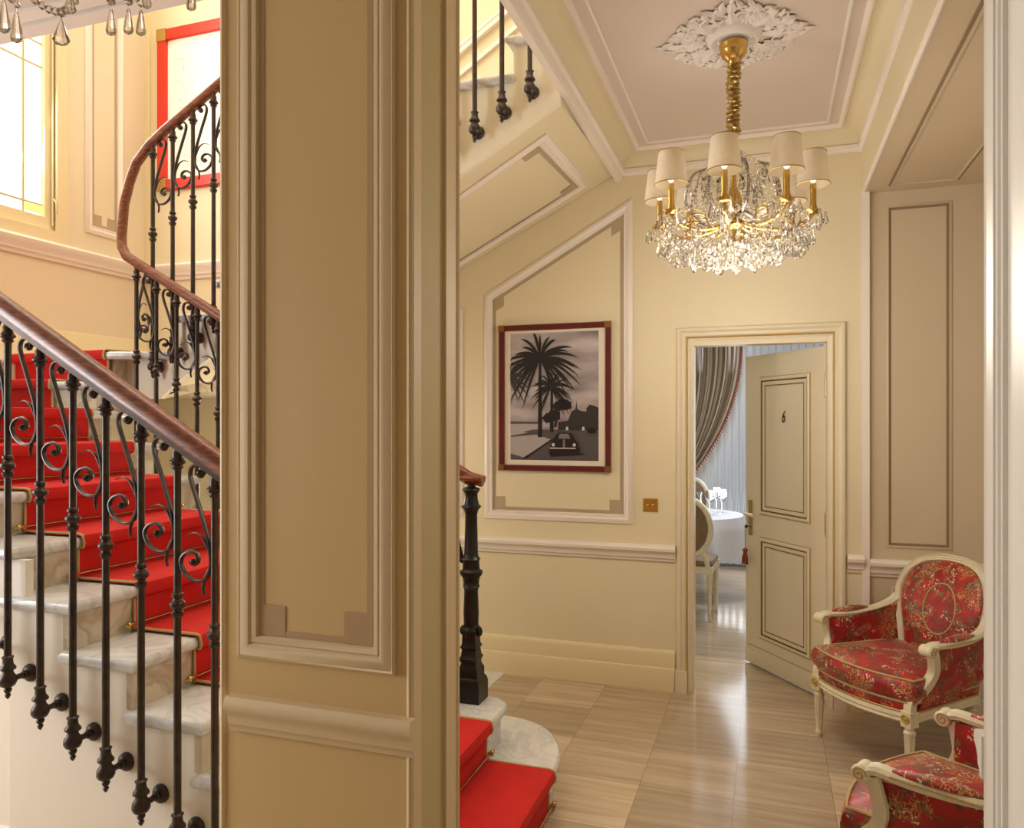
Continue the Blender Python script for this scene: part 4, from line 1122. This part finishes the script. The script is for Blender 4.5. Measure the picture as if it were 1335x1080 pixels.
# hall chandelier: only its lowest crystals reach into view
HCX, HCY, HCZ = -1.42, .78, 3.4
t = thing('chandelier', 'crystal chandelier in the hall with clear teardrop pendants, upper left corner', 'chandelier', (HCX, HCY, HCZ))
ZH = lambda z: z-HCZ
mb = MB(); mb.lathe([(0, 0), (.07, 0), (.07, -.01), (.03, -.05), (.008, -.06), (.008, -.55), (.03, -.58), (.05, -.64), (.03, -.70), (.012, -.72), (.03, -.80), (.06, -.86), (.04, -.92), (.015, -.98), (0, -1.0)], BRASS, 20); mb.build('stem', t)
for i in range(8):
    a = 2*PI*i/8+.2; d = V((cos(a), sin(a), 0))
    mb = MB(); mb.tube(catmull([d*.04+V((0, 0, -.84)), d*.14+V((0, 0, -.93)), d*.25+V((0, 0, -.92)), d*.33+V((0, 0, -.80))], 5), .008, CRYSTAL, 8)
    mb.lathe([(.006, 0), (.03, .004), (.05, .016), (.03, .008), (.008, .008)], CRYSTAL, 18, d*.33+V((0, 0, -.80))); mb.lathe([(.012, .0), (.012, .09), (0, .092)], PORC, 12, d*.33+V((0, 0, -.79))); mb.build('arm', t)
# pendants (positions in metres, relative to the ceiling fixing)
def pend(x, y, ztop, s, kind='drop'):
    mb = MB()
    if kind == 'drop': mb.lathe([(0, .01), (.002, 0), (.006, -.2*s), (.30*s, -.62*s), (.40*s, -.80*s), (.30*s, -.96*s), (.1*s, -1.03*s), (0, -1.06*s)], CRYSTAL, 8, (0, 0, 0), M.Diagonal((1, .7, 1)))
    else: mb.lathe([(0, .01), (.002, 0), (.10*s, -.12*s), (.17*s, -.45*s), (.23*s, -.80*s), (.18*s, -.96*s), (.0, -1.04*s)], CRYSTAL, 7, (0, 0, 0), M.Diagonal((1, .7, 1)))
    bead_mesh(mb, (0, 0, .012), .007)
    o = mb.build('crystal_pendant', t, angle=5); o.location = (x-HCX, y-HCY, ztop-HCZ); return o
HP = [(-1.110, .95, 2.268, .040, 'drop'), (-1.240, .95, 2.325, .056, 'long'), (-1.262, .99, 2.33, .055, 'long'), (-1.004, .95, 2.268, .042, 'long'),
      (-.968, .95, 2.262, .040, 'long'), (-.953, .96, 2.262, .040, 'long'), (-.930, .95, 2.292, .036, 'long'), (-1.068, .93, 2.292, .030, 'drop'), (-.880, .99, 2.305, .04, 'long')]
for q in HP: pend(*q)
gb = MB()
def hstr(P, n, r):
    pts = catmull([V(p)-V((HCX, HCY, HCZ)) for p in P], 10); L = len(pts)-1
    for i in range(n):
        f = i/(n-1)*L; k = int(f); bead_mesh(gb, pts[k].lerp(pts[min(k+1, L)], f-k), r)
hstr([(-1.22, .95, 2.36), (-1.16, .95, 2.305), (-1.110, .95, 2.282), (-1.075, .95, 2.30), (-1.02, .95, 2.35)], 15, .0075)
hstr([(-1.004, .95, 2.285), (-1.004, .95, 2.37)], 6, .007); hstr([(-.968, .95, 2.28), (-.96, .95, 2.37)], 6, .007)
hstr([(-.930, .95, 2.31), (-.93, .95, 2.38)], 5, .007); hstr([(-1.25, .97, 2.34), (-1.25, .97, 2.40)], 5, .008)
hstr([(-1.02, .95, 2.36), (-.97, .93, 2.33), (-.88, .95, 2.38)], 9, .007)
# garlands that carry the strings up to the arms
for x, y in ((-1.22, .95), (-1.02, .95), (-.96, .95), (-.88, .99), (-1.25, .97)):
    hstr([(x, y, 2.37), ((x+HCX*1.2+.2)/2.2, (y+HCY)/2, 2.44), (HCX+.05, HCY+.02, 2.56)], 24, .007)
go = gb.build('crystal_garlands', t, angle=5)
go['kind'] = 'stuff'

# ------------------------------------------------------------------ armchairs (local front = -Y)
def arc_outline(n=40):
    # plan of the seat: bowed front, straight sides tapering to the back
    P = []
    for i in range(13):
        u = -1+2*i/12; P.append((.285*u, -.27-.065*(1-u*u)))
    for i in range(1, 9):
        f = i/8; P.append((.285-.055*f, -.27+.49*f))
    for i in range(1, 7):
        u = 1-2*i/6; P.append((.230*u, .22))
    for i in range(1, 8):
        f = 1-i/8; P.append((-(.285-.055*f), -.27+.49*f))
    return P
def back_path(n=40):
    # horseshoe outline of the back in its own tilted plane: (x, height)
    P = [(-.175, .30), (-.185, .42), (-.215, .55), (-.240, .66), (-.243, .74), (-.213, .825), (-.15, .880), (-.07, .902), (0, .906)]
    P = P+[(-x, z) for x, z in P[-2::-1]]
    return P
TILT = .22
def bk(x, z, o=0.): return V((x, .235+(z-.30)*TILT+.05*(x/.25)**2*-1+o, z))
def make_armchair(label, loc, rz):
    t = thing('armchair', label, 'armchair', loc, rz, None)
    # front and rear legs
    for sx, sy, fr in ((-1, -1, 1), (1, -1, 1), (-1, 1, 0), (1, 1, 0)):
        x = sx*(.265 if fr else .19); y = -.27 if fr else .235
        mb = MB()
        mb.box(x-.026, x+.026, y-.026, y+.026, .245, .315, CHAIRP)
        pr = [(.0, 0), (.012, 0), (.013, .012), (.017, .018), (.017, .03), (.013, .036), (.014, .05), (.022, .205), (.026, .212), (.026, .222), (.018, .23), (.022, .245)]
        mb.lathe(pr, CHAIRP, 14, (x, y, 0))
        for k in range(7):
            a = 2*PI*k/7; mb.tube([(x+.0145*cos(a), y+.0145*sin(a), .055), (x+.0215*cos(a), y+.0215*sin(a), .20)], .0028, CHAIRP, 5)
        lg = mb.build('leg', t)
        if fr:
            mb = MB(); mb.lathe([(.022, 0), (.022, .003), (.017, .007), (.012, .003), (.006, .008), (0, .008)], GILT, 14, (x, y-.026, .282), M.Rotation(PI/2, 3, 'X')); mb.build('rosette', lg)
    # apron: moulded rail following the seat plan
    out = arc_outline(); n = len(out)
    AP = [(0.004, .0), (-.004, .008), (.002, .018), (-.006, .026), (-.006, .036), (.0, .046), (.022, .05), (.03, .02), (.022, 0)]
    mb = MB(); poly = out
    R = [[mb.bm.verts.new((p.x, p.y, .258+h)) for p in inset(poly, d+.0)] for d, h in AP]
    for i in range(len(R)):
        A_, B_ = R[i], R[(i+1) % len(R)]
        for j in range(n): mb.face([A_[j], A_[(j+1) % n], B_[(j+1) % n], B_[j]], CHAIRP)
    mb.build('apron', t)
    mb = MB()
    R = [[V((p.x, p.y, z)) for p in inset(poly, d)] for d, z in ((.016, .27), (.004, .306), (.002, .325), (.008, .345), (.03, .35))]
    mb.rings(R, DAMASK); mb.build('seat_base', t)
    mb = MB(); mb.tube([V((p.x, p.y, .309)) for p in inset(poly, -.003)], .0045, GILT, 6, loop=True); mb.build('nail_cord', t)
    # loose cushion
    cp = inset(poly, -.008)
    prof = [(.05, .345), (.015, .348), (.004, .356), (-.010, .38), (-.014, .405), (-.008, .432), (.004, .452), (.02, .458)]
    R = [[V((p.x, p.y if d < .2 else p.y, z)) for p in inset(cp, d)] for d, z in prof]
    def shr(f, z): 
        return [V((p.x*f, (p.y+.04)*f-.04, z)) for p in inset(cp, .02)]
    R += [shr(.85, .470), shr(.6, .480), shr(.3, .484), shr(.05, .485)]
    mb = MB(); mb.rings(R, DAMASK); cu_ = mb.build('seat_cushion', t, angle=60)
    for d, z in ((.004, .454), (.005, .352)):
        mb = MB(); mb.tube([V((p.x, p.y, z)) for p in inset(cp, d)], .0055, PIPING, 6, loop=True); mb.build('piping', cu_)
    # back frame
    bp = catmull([bk(x, z) for x, z in back_path()], 4)
    BP = [(-.024, -.018), (-.024, .010), (-.016, .020), (-.008, .012), (0, .018), (.008, .012), (.016, .020), (.024, .010), (.024, -.018), (0, -.026)]
    mb = MB(); rings = []; nn = len(bp); cen = V((0, 0, .64)); cen = bk(0, .64)
    for i, p in enumerate(bp):
        tg = (bp[min(i+1, nn-1)]-bp[max(i-1, 0)]).normalized()
        fwd = V((0, -1, TILT)).normalized(); fwd = (fwd-tg*fwd.dot(tg)).normalized(); sd = tg.cross(fwd)
        rings.append([p+sd*a*.82+fwd*b for a, b in BP])
    mb.rings(rings, CHAIRP); bf = mb.build('back_frame', t)
    # upholstered back: front pad and rear panel
    P2 = [(x, z) for x, z in back_path()]
    ringo = catmull([V((x*.93, 0, .30+(z-.30)*.975)) for x, z in P2], 4)
    def padring(f, o):
        c = V((0, 0, .63)); r = []
        for q in ringo:
            w = c+(q-c)*f; r.append(bk(w.x, w.z, o))
        return r
    mb = MB(); mb.rings([padring(1, .012), padring(1, -.006), padring(.97, -.020), padring(.85, -.034), padring(.6, -.044), padring(.3, -.048), padring(.04, -.05)], DAMASK)
    mb.rings([padring(1, .0121), padring(.9, .026), padring(.5, .034), padring(.04, .036)], DAMASK); bp_ = mb.build('backrest', t, angle=60)
    # woven oval medallion on the back
    ov = []
    for k in range(48):
        a = 2*PI*k/48; ov.append((.088*cos(a), .66+.125*sin(a)))
    def padpt(x, z):
        # front surface of the pad
        r = max(abs(x)/.225, abs(z-.63)/.30); o = -.05+.034*min(1, r)**2.2
        return bk(x, z, o-.0025)
    mb = MB(); mb.tube([padpt(x, z) for x, z in ov], .0045, PIPING, 6, loop=True)
    for k in range(20):
        a = 2*PI*k/20; 
        mb.ball(padpt(.100*cos(a), .66+.14*sin(a)), .007, plain('faded_rose_silk', (176, 118, 84), .6) if 'faded_rose_silk' not in bpy.data.materials else bpy.data.materials['faded_rose_silk'], 8, 5, (1, .4, 1))
    mb.build('medallion_braid', bp_)
    # arms
    for s in (-1, 1):
        post = catmull([(s*.268, -.272, .31), (s*.270, -.262, .36), (s*.285, -.195, .42), (s*.300, -.165, .48), (s*.308, -.172, .54), (s*.310, -.185, .585)], 5)
        sq = [(-.017, -.020), (-.007, -.024), (0, -.016), (.007, -.024), (.017, -.020), (.019, .018), (-.019, .018)]
        mb = MB(); rings = []; nn = len(post)
        for i, p in enumerate(post):
            tg = (post[min(i+1, nn-1)]-post[max(i-1, 0)]).normalized(); sd = V((1, 0, 0)); sd = (sd-tg*sd.dot(tg)).normalized(); fw = sd.cross(tg)
            rings.append([p+sd*a-fw*b*-1 for a, b in sq])
        mb.rings(rings, CHAIRP); mb.build('arm_post', t)
        armp = catmull([(s*.310, -.215, .592), (s*.310, -.17, .606), (s*.308, -.08, .600), (s*.300, .04, .602), (s*.285, .15, .615), (s*.262, .235, .65), (s*.243, .285, .70)], 5)
        sec = [(-.024, -.010), (-.026, .004), (-.018, .014), (0, .010), (.018, .014), (.026, .004), (.024, -.010), (0, -.016)]
        mb = MB(); mb.rings([[p+V((a*(1 if i > 4 else 1.15), 0, b)) for a, b in sec] for i, p in enumerate(armp)], CHAIRP)
        # scrolled hand
        mb.lathe([(0, -.031), (.022, -.031), (.027, -.024), (.025, 0), (.027, .024), (.022, .031), (0, .031)], CHAIRP, 18, (s*.310, -.212, .588), M.Rotation(PI/2, 3, 'Y'))
        for f in (-1, 1):
            P = []
            for k in range(24):
                th = k/23*3.2*PI; rr = .021*(1-k/23*.85); P.append((s*.310+f*.0315, -.212+rr*cos(th), .588+rr*sin(th)))
            mb.tube(P, .0022, GILT, 5)
        mb.build('arm', t)
        mb = MB(); rings = []
        for i in range(11):
            f = i/10; y = -.13+.23*f; w = .024*sin(PI*min(.97, max(.03, f)))**.45; h = .020*sin(PI*min(.97, max(.03, f)))**.5
            xx = s*(.309-.010*f); zz = .616+.004*f
            rings.append([V((xx+w*cos(b), y, zz+h*max(-.2, sin(b)))) for b in [2*PI*k/12 for k in range(12)]])
        mb.rings(rings, DAMASK); mb.build('arm_pad', t)
        # gimp cord along the arm pad, side panel
        mb = MB(); mb.tube([V((s*(.309-.010*f)+s*.026, -.13+.23*f, .607)) for f in [k/8 for k in range(9)]], .0035, PIPING, 6); mb.build('gimp_cord', t)
        def side(u, v, dx):
            y0 = -.215+.06*v if v > .35 else -.255+.17*v
            top = [(-.17, .592), (.0, .592), (.15, .605), (.24, .64)]
            y = (-.24+.065*min(1, v*2.2))*(1-u)+u*(.235+.03*v)
            zt = .588+.06*u*u; z = .31+(zt-.31)*v
            x = s*((.272+.032*v)*(1-u)+u*(.215+.035*v)+.012*sin(PI*u)*sin(PI*v))+dx
            return V((x, y, z))
        mb = MB(); mb.grid(lambda u, v: side(u, v, s*.010), 10, 8, DAMASK); mb.grid(lambda u, v: side(u, v, -s*.012), 10, 8, DAMASK)
        mb.build('side_panel', t, fix=False, angle=60)
        mb = MB(); mb.tube([side(u/10, .98, s*.012) for u in range(11)], .004, PIPING, 6); mb.build('gimp_cord', t)
    return t
make_armchair('red damask armchair in cream frame standing in the alcove beside the open door', (.622, 4.150, 0), math.radians(-48.4))
make_armchair('red damask armchair in the foreground, half hidden behind the right door jamb', (.602, 2.575, 0), math.radians(-120.4))

# ------------------------------------------------------------------ dining room
TX, TY = -.72, 7.30
t = thing('dining_table', 'round cream dining table under a white cloth, beyond the open door', 'table', (TX, TY, 0))
mb = MB(); mb.lathe([(0, .715), (.49, .715), (.495, .725), (.495, .738), (.49, .745), (0, .745)], CHAIRP, 40); mb.build('tabletop', t)
for i in range(4):
    a = PI/4+PI/2*i; mb = MB(); mb.lathe([(.0, 0), (.014, 0), (.016, .02), (.012, .03), (.024, .5), (.030, .56), (.030, .715)], CHAIRP, 12, (.30*cos(a), .30*sin(a), 0)); mb.build('leg', t)
def cloth(u, v):
    a = 2*PI*u
    if v < .4: r = .505*v/.4; z = .75
    else:
        f = (v-.4)/.6; r = .505+.012*min(1, f*4)+.022*f*(1+sin(a*11)+.5*sin(a*17+1)); z = .75-.008*min(1, f*5)-.36*f
    return V((TX+r*cos(a), TY+r*sin(a), z))
mb = MB(); mb.grid(cloth, 132, 20, CLOTH); tag(mb.build('tablecloth', angle=60), 'white linen cloth draped over the round dining table', 'tablecloth')
def wineglass(x, y, label, s=1., tilt=0):
    t = thing('wine_glass', label, 'wine glass', (x, y, .7515), 0, 'wine glasses on the white tablecloth')
    mb = MB(); mb.lathe([(0, 0), (.036*s, 0), (.036*s, .002), (.010*s, .006), (.0045*s, .012), (.004*s, .095*s), (.008*s, .105*s), (.030*s, .125*s), (.042*s, .150*s), (.043*s, .175*s), (.034*s, .215*s), (.0325*s, .215*s), (.041*s, .175*s), (.040*s, .152*s), (.028*s, .128*s), (.0, .112*s)], GLASS, 20)
    mb.build('goblet', t); return t
wineglass(-.415, 7.38, 'wine glass nearest the door edge on the white tablecloth', 1.05)
wineglass(-.475, 7.57, 'wine glass farthest back on the white tablecloth, near the curtain', 1.05)
wineglass(-.515, 7.24, 'wine glass right beside the clear carafe on the table', 1.05)
t = thing('carafe', 'clear flared glass carafe on the white dining table', 'carafe', (-.60, 7.15, .7515))
mb = MB(); mb.lathe([(0, 0), (.075, 0), (.078, .006), (.055, .05), (.022, .11), (.016, .15), (.018, .19), (.028, .215), (.026, .215), (.014, .19), (.012, .15), (.019, .11), (.050, .05), (.070, .01), (0, .008)], GLASS, 24); mb.build('decanter', t)
def dining_chair(label, loc, rz):
    t = thing('dining_chair', label, 'chair', loc, rz, None)
    for sx, sy in ((-1, -1), (1, -1), (-1, 1), (1, 1)):
        mb = MB(); x, y = sx*.19, sy*.19
        mb.box(x-.024, x+.024, y-.024, y+.024, .38, .44, CHAIRP); mb.lathe([(0, 0), (.011, 0), (.014, .03), (.010, .04), (.022, .34), (.026, .36), (.018, .375), (.022, .39)], CHAIRP, 10, (x, y, 0)); mb.build('leg', t)
    mb = MB(); mb.box(-.205, .205, -.205, -.175, .385, .44, CHAIRP); mb.box(-.205, .205, .175, .205, .385, .44, CHAIRP); mb.box(-.205, -.175, -.175, .175, .385, .44, CHAIRP); mb.box(.175, .205, -.175, .175, .385, .44, CHAIRP); mb.build('seat_rail', t)
    def seat(f, z): return [V((.21*f*max(-1, min(1, 1.25*cos(a))), .21*f*max(-1, min(1, 1.25*sin(a))), z)) for a in [2*PI*k/32 for k in range(32)]]
    mb = MB(); mb.rings([seat(.97, .44), seat(1.02, .46), seat(.98, .485), seat(.8, .5), seat(.4, .508), seat(.02, .51)], BROWNF); mb.build('seat', t)
    B = lambda x, z: V((x, .20+(z-.44)*.16, z))
    mb = MB(); el = [B(.205*cos(a), .76+.24*sin(a)) for a in [2*PI*k/40 for k in range(40)]]
    mb.tube(el, .024, CHAIRP, 10, loop=True)
    for s in (-1, 1): mb.tube([B(s*.175, .43), B(s*.16, .52), B(s*.13, .58)], .02, CHAIRP, 8)
    mb.build('back_frame', t)
    def e(f, o): return [B(.19*f*cos(a), .76+.225*f*sin(a))+V((0, o, 0)) for a in [2*PI*k/32 for k in range(32)]]
    mb = MB(); mb.rings([e(.02, -.04), e(.5, -.036), e(.9, -.022), e(1, -.005), e(1, .010), e(.9, .022), e(.5, .03), e(.02, .032)], BROWNF); mb.build('backrest', t)
    return t
dining_chair('cream oval-back dining chair seen from behind, just inside the doorway', (-.625, 6.50, 0), math.radians(176))
dining_chair('oval-back dining chair on the far side of the white table by the curtain', (-.87, 8.13, 0), math.radians(-14))
# striped curtain drawn aside, its lead edge trimmed with a fringe
def curt(u, v):
    # v = 0 top, 1 at the tie; u across
    x0, x1 = -1.35, -.30
    zt = 2.72; z = zt-1.80*v
    g = 1-(v**2.2)*.72
    xa = x0*(1)+.16*v; xb = xa+(x1-x0)*g-.0*v
    f = .055*(1-.45*v)
    return V((xa+(xb-xa)*u, 8.60+f*sin(u*2*PI*9)+.02*sin(u*23), z))
t = thing('curtain', 'taupe and grey striped curtain tied back at the dining room window', 'curtain')
mb = MB(); mb.grid(curt, 150, 30, CURT, uv=True)
def lower(u, v):
    p = curt(u, 1); return V((p.x+(u-.5)*.10*v, p.y, p.z-.90*v))
mb.grid(lower, 150, 10, CURT, uv=True); mb.build('drape', t, angle=80, fix=False)
mb = MB(); P = [curt(1, k/30)+V((.006, -.01, 0)) for k in range(31)]; mb.tube(P, .008, TASSEL, 6)
for k in range(60):
    p = curt(1, k/60)+V((.01, -.012, 0)); mb.tube([p, p+V((.012, 0, -.028))], .006, TASSEL, 5)
mb.build('fringe', t)
mb = MB(); P = [curt(u/12, 1)+V((0, 0, 0)) for u in range(13)]; mb.tube([V((p.x, 8.60-.075*sin(PI*i/12)-.005, .92-.03*sin(PI*i/12))) for i, p in enumerate(P)], .014, TASSEL, 8); mb.build('tie_back', t)
mb = MB(); mb.grid(lambda u, v: V((-1.0+2.0*u, 8.74+.018*sin(u*2*PI*26), 2.74-2.70*v)), 200, 2, SHEER)
tag(mb.build('sheer_curtain', angle=80, fix=False), 'white sheer curtain across the dining room window', 'curtain')
mb = MB(); mb.tube([(-1.5, 8.66, 2.76), (1.3, 8.66, 2.76)], .016, GOLD, 10)
tag(mb.build('curtain_rod', angle=40), 'gilt curtain rod above the dining room window', 'curtain rod')

# ------------------------------------------------------------------ light
def area(name, loc, rot, sx, sy, power, col=(1, 1, 1)):
    l = bpy.data.lights.new(name, 'AREA'); l.shape = 'RECTANGLE'; l.size = sx; l.size_y = sy; l.energy = power; l.color = col
    o = bpy.data.objects.new(name, l); COL.objects.link(o); o.location = loc; o.rotation_euler = rot; return o
def aim(loc, to): return (V(to)-V(loc)).to_track_quat('-Z', 'Y').to_euler()
area('daylight_stair_window', (XL+.04, 3.15, 4.1), aim((0, 0, 0), (1, 0, -.12)), 1.3, 2.3, 42, (1., .97, .92))
area('stairwell_skylight', (-1.9, 3.15, TOP-.05), (0, 0, 0), 4.6, 2.0, 120, (1., .95, .85))
area('daylight_hall_window', (-4.57, .9, 1.65), aim((0, 0, 0), (1, .05, 0)), 1.35, 1.9, 84, (.97, .98, 1.))
area('daylight_dining_window', (0, 8.69, 1.6), aim((0, 0, 0), (0, -1, -.05)), 1.9, 2.2, 34, (.84, .92, 1.))
area('added_dining_fill', (-.4, 6.6, 2.97), (0, 0, 0), .8, .8, 34, (.94, .96, 1.))  # added fill to brighten the curtain and tablecloth, no ceiling fitting
area('hall_ceiling_light', (1.0, -1.4, 3.38), (0, 0, 0), 1.6, 1.6, 4, (1., .9, .76))
area('added_alcove_fill', (2.45, 3.2, 1.7), aim((0, 0, 0), (-1, 0, 0)), 1.6, 1.8, 4, (1., .95, .88))  # added fill from the alcove side, the wall there has no window
l = bpy.data.lights.new('added_lobby_fill', 'POINT'); l.energy = 32; l.color = (1., .91, .78); l.shadow_soft_size = .32  # added point light hung below the chandelier to brighten the lobby, no fixture
o = bpy.data.objects.new('added_lobby_fill', l); COL.objects.link(o); o.location = (CHX, CHY, 2.12)
l = bpy.data.lights.new('added_passage_fill', 'POINT'); l.energy = 16; l.color = (1., .9, .75); l.shadow_soft_size = .15  # added light without a fixture, lifts the dark passage under the upper flight
o = bpy.data.objects.new('added_passage_fill', l); COL.objects.link(o); o.location = (-2.75, 4.0, 1.2)
w = bpy.data.worlds.new('World'); S.world = w; w.use_nodes = True
w.node_tree.nodes['Background'].inputs[0].default_value = (.9, .95, 1, 1); w.node_tree.nodes['Background'].inputs[1].default_value = .6

# ------------------------------------------------------------------ camera
cd = bpy.data.cameras.new('camera'); cam = bpy.data.objects.new('camera', cd); COL.objects.link(cam)
cam.location = (0, 0, 1.6); cam.rotation_euler = (PI/2, 0, math.radians(18.704))
cd.sensor_fit = 'HORIZONTAL'; cd.sensor_width = 36; cd.lens = 36*988/1335; cd.shift_y = 12/1335; cd.clip_start = .05
S.camera = cam
S.view_settings.view_transform = 'Standard'; S.view_settings.look = 'None'; S.view_settings.gamma = 1; S.view_settings.use_curve_mapping = False
S.view_settings.exposure = .4
S.cycles.max_bounces = 12; S.cycles.transmission_bounces = 10; S.cycles.caustics_reflective = False; S.cycles.caustics_refractive = False
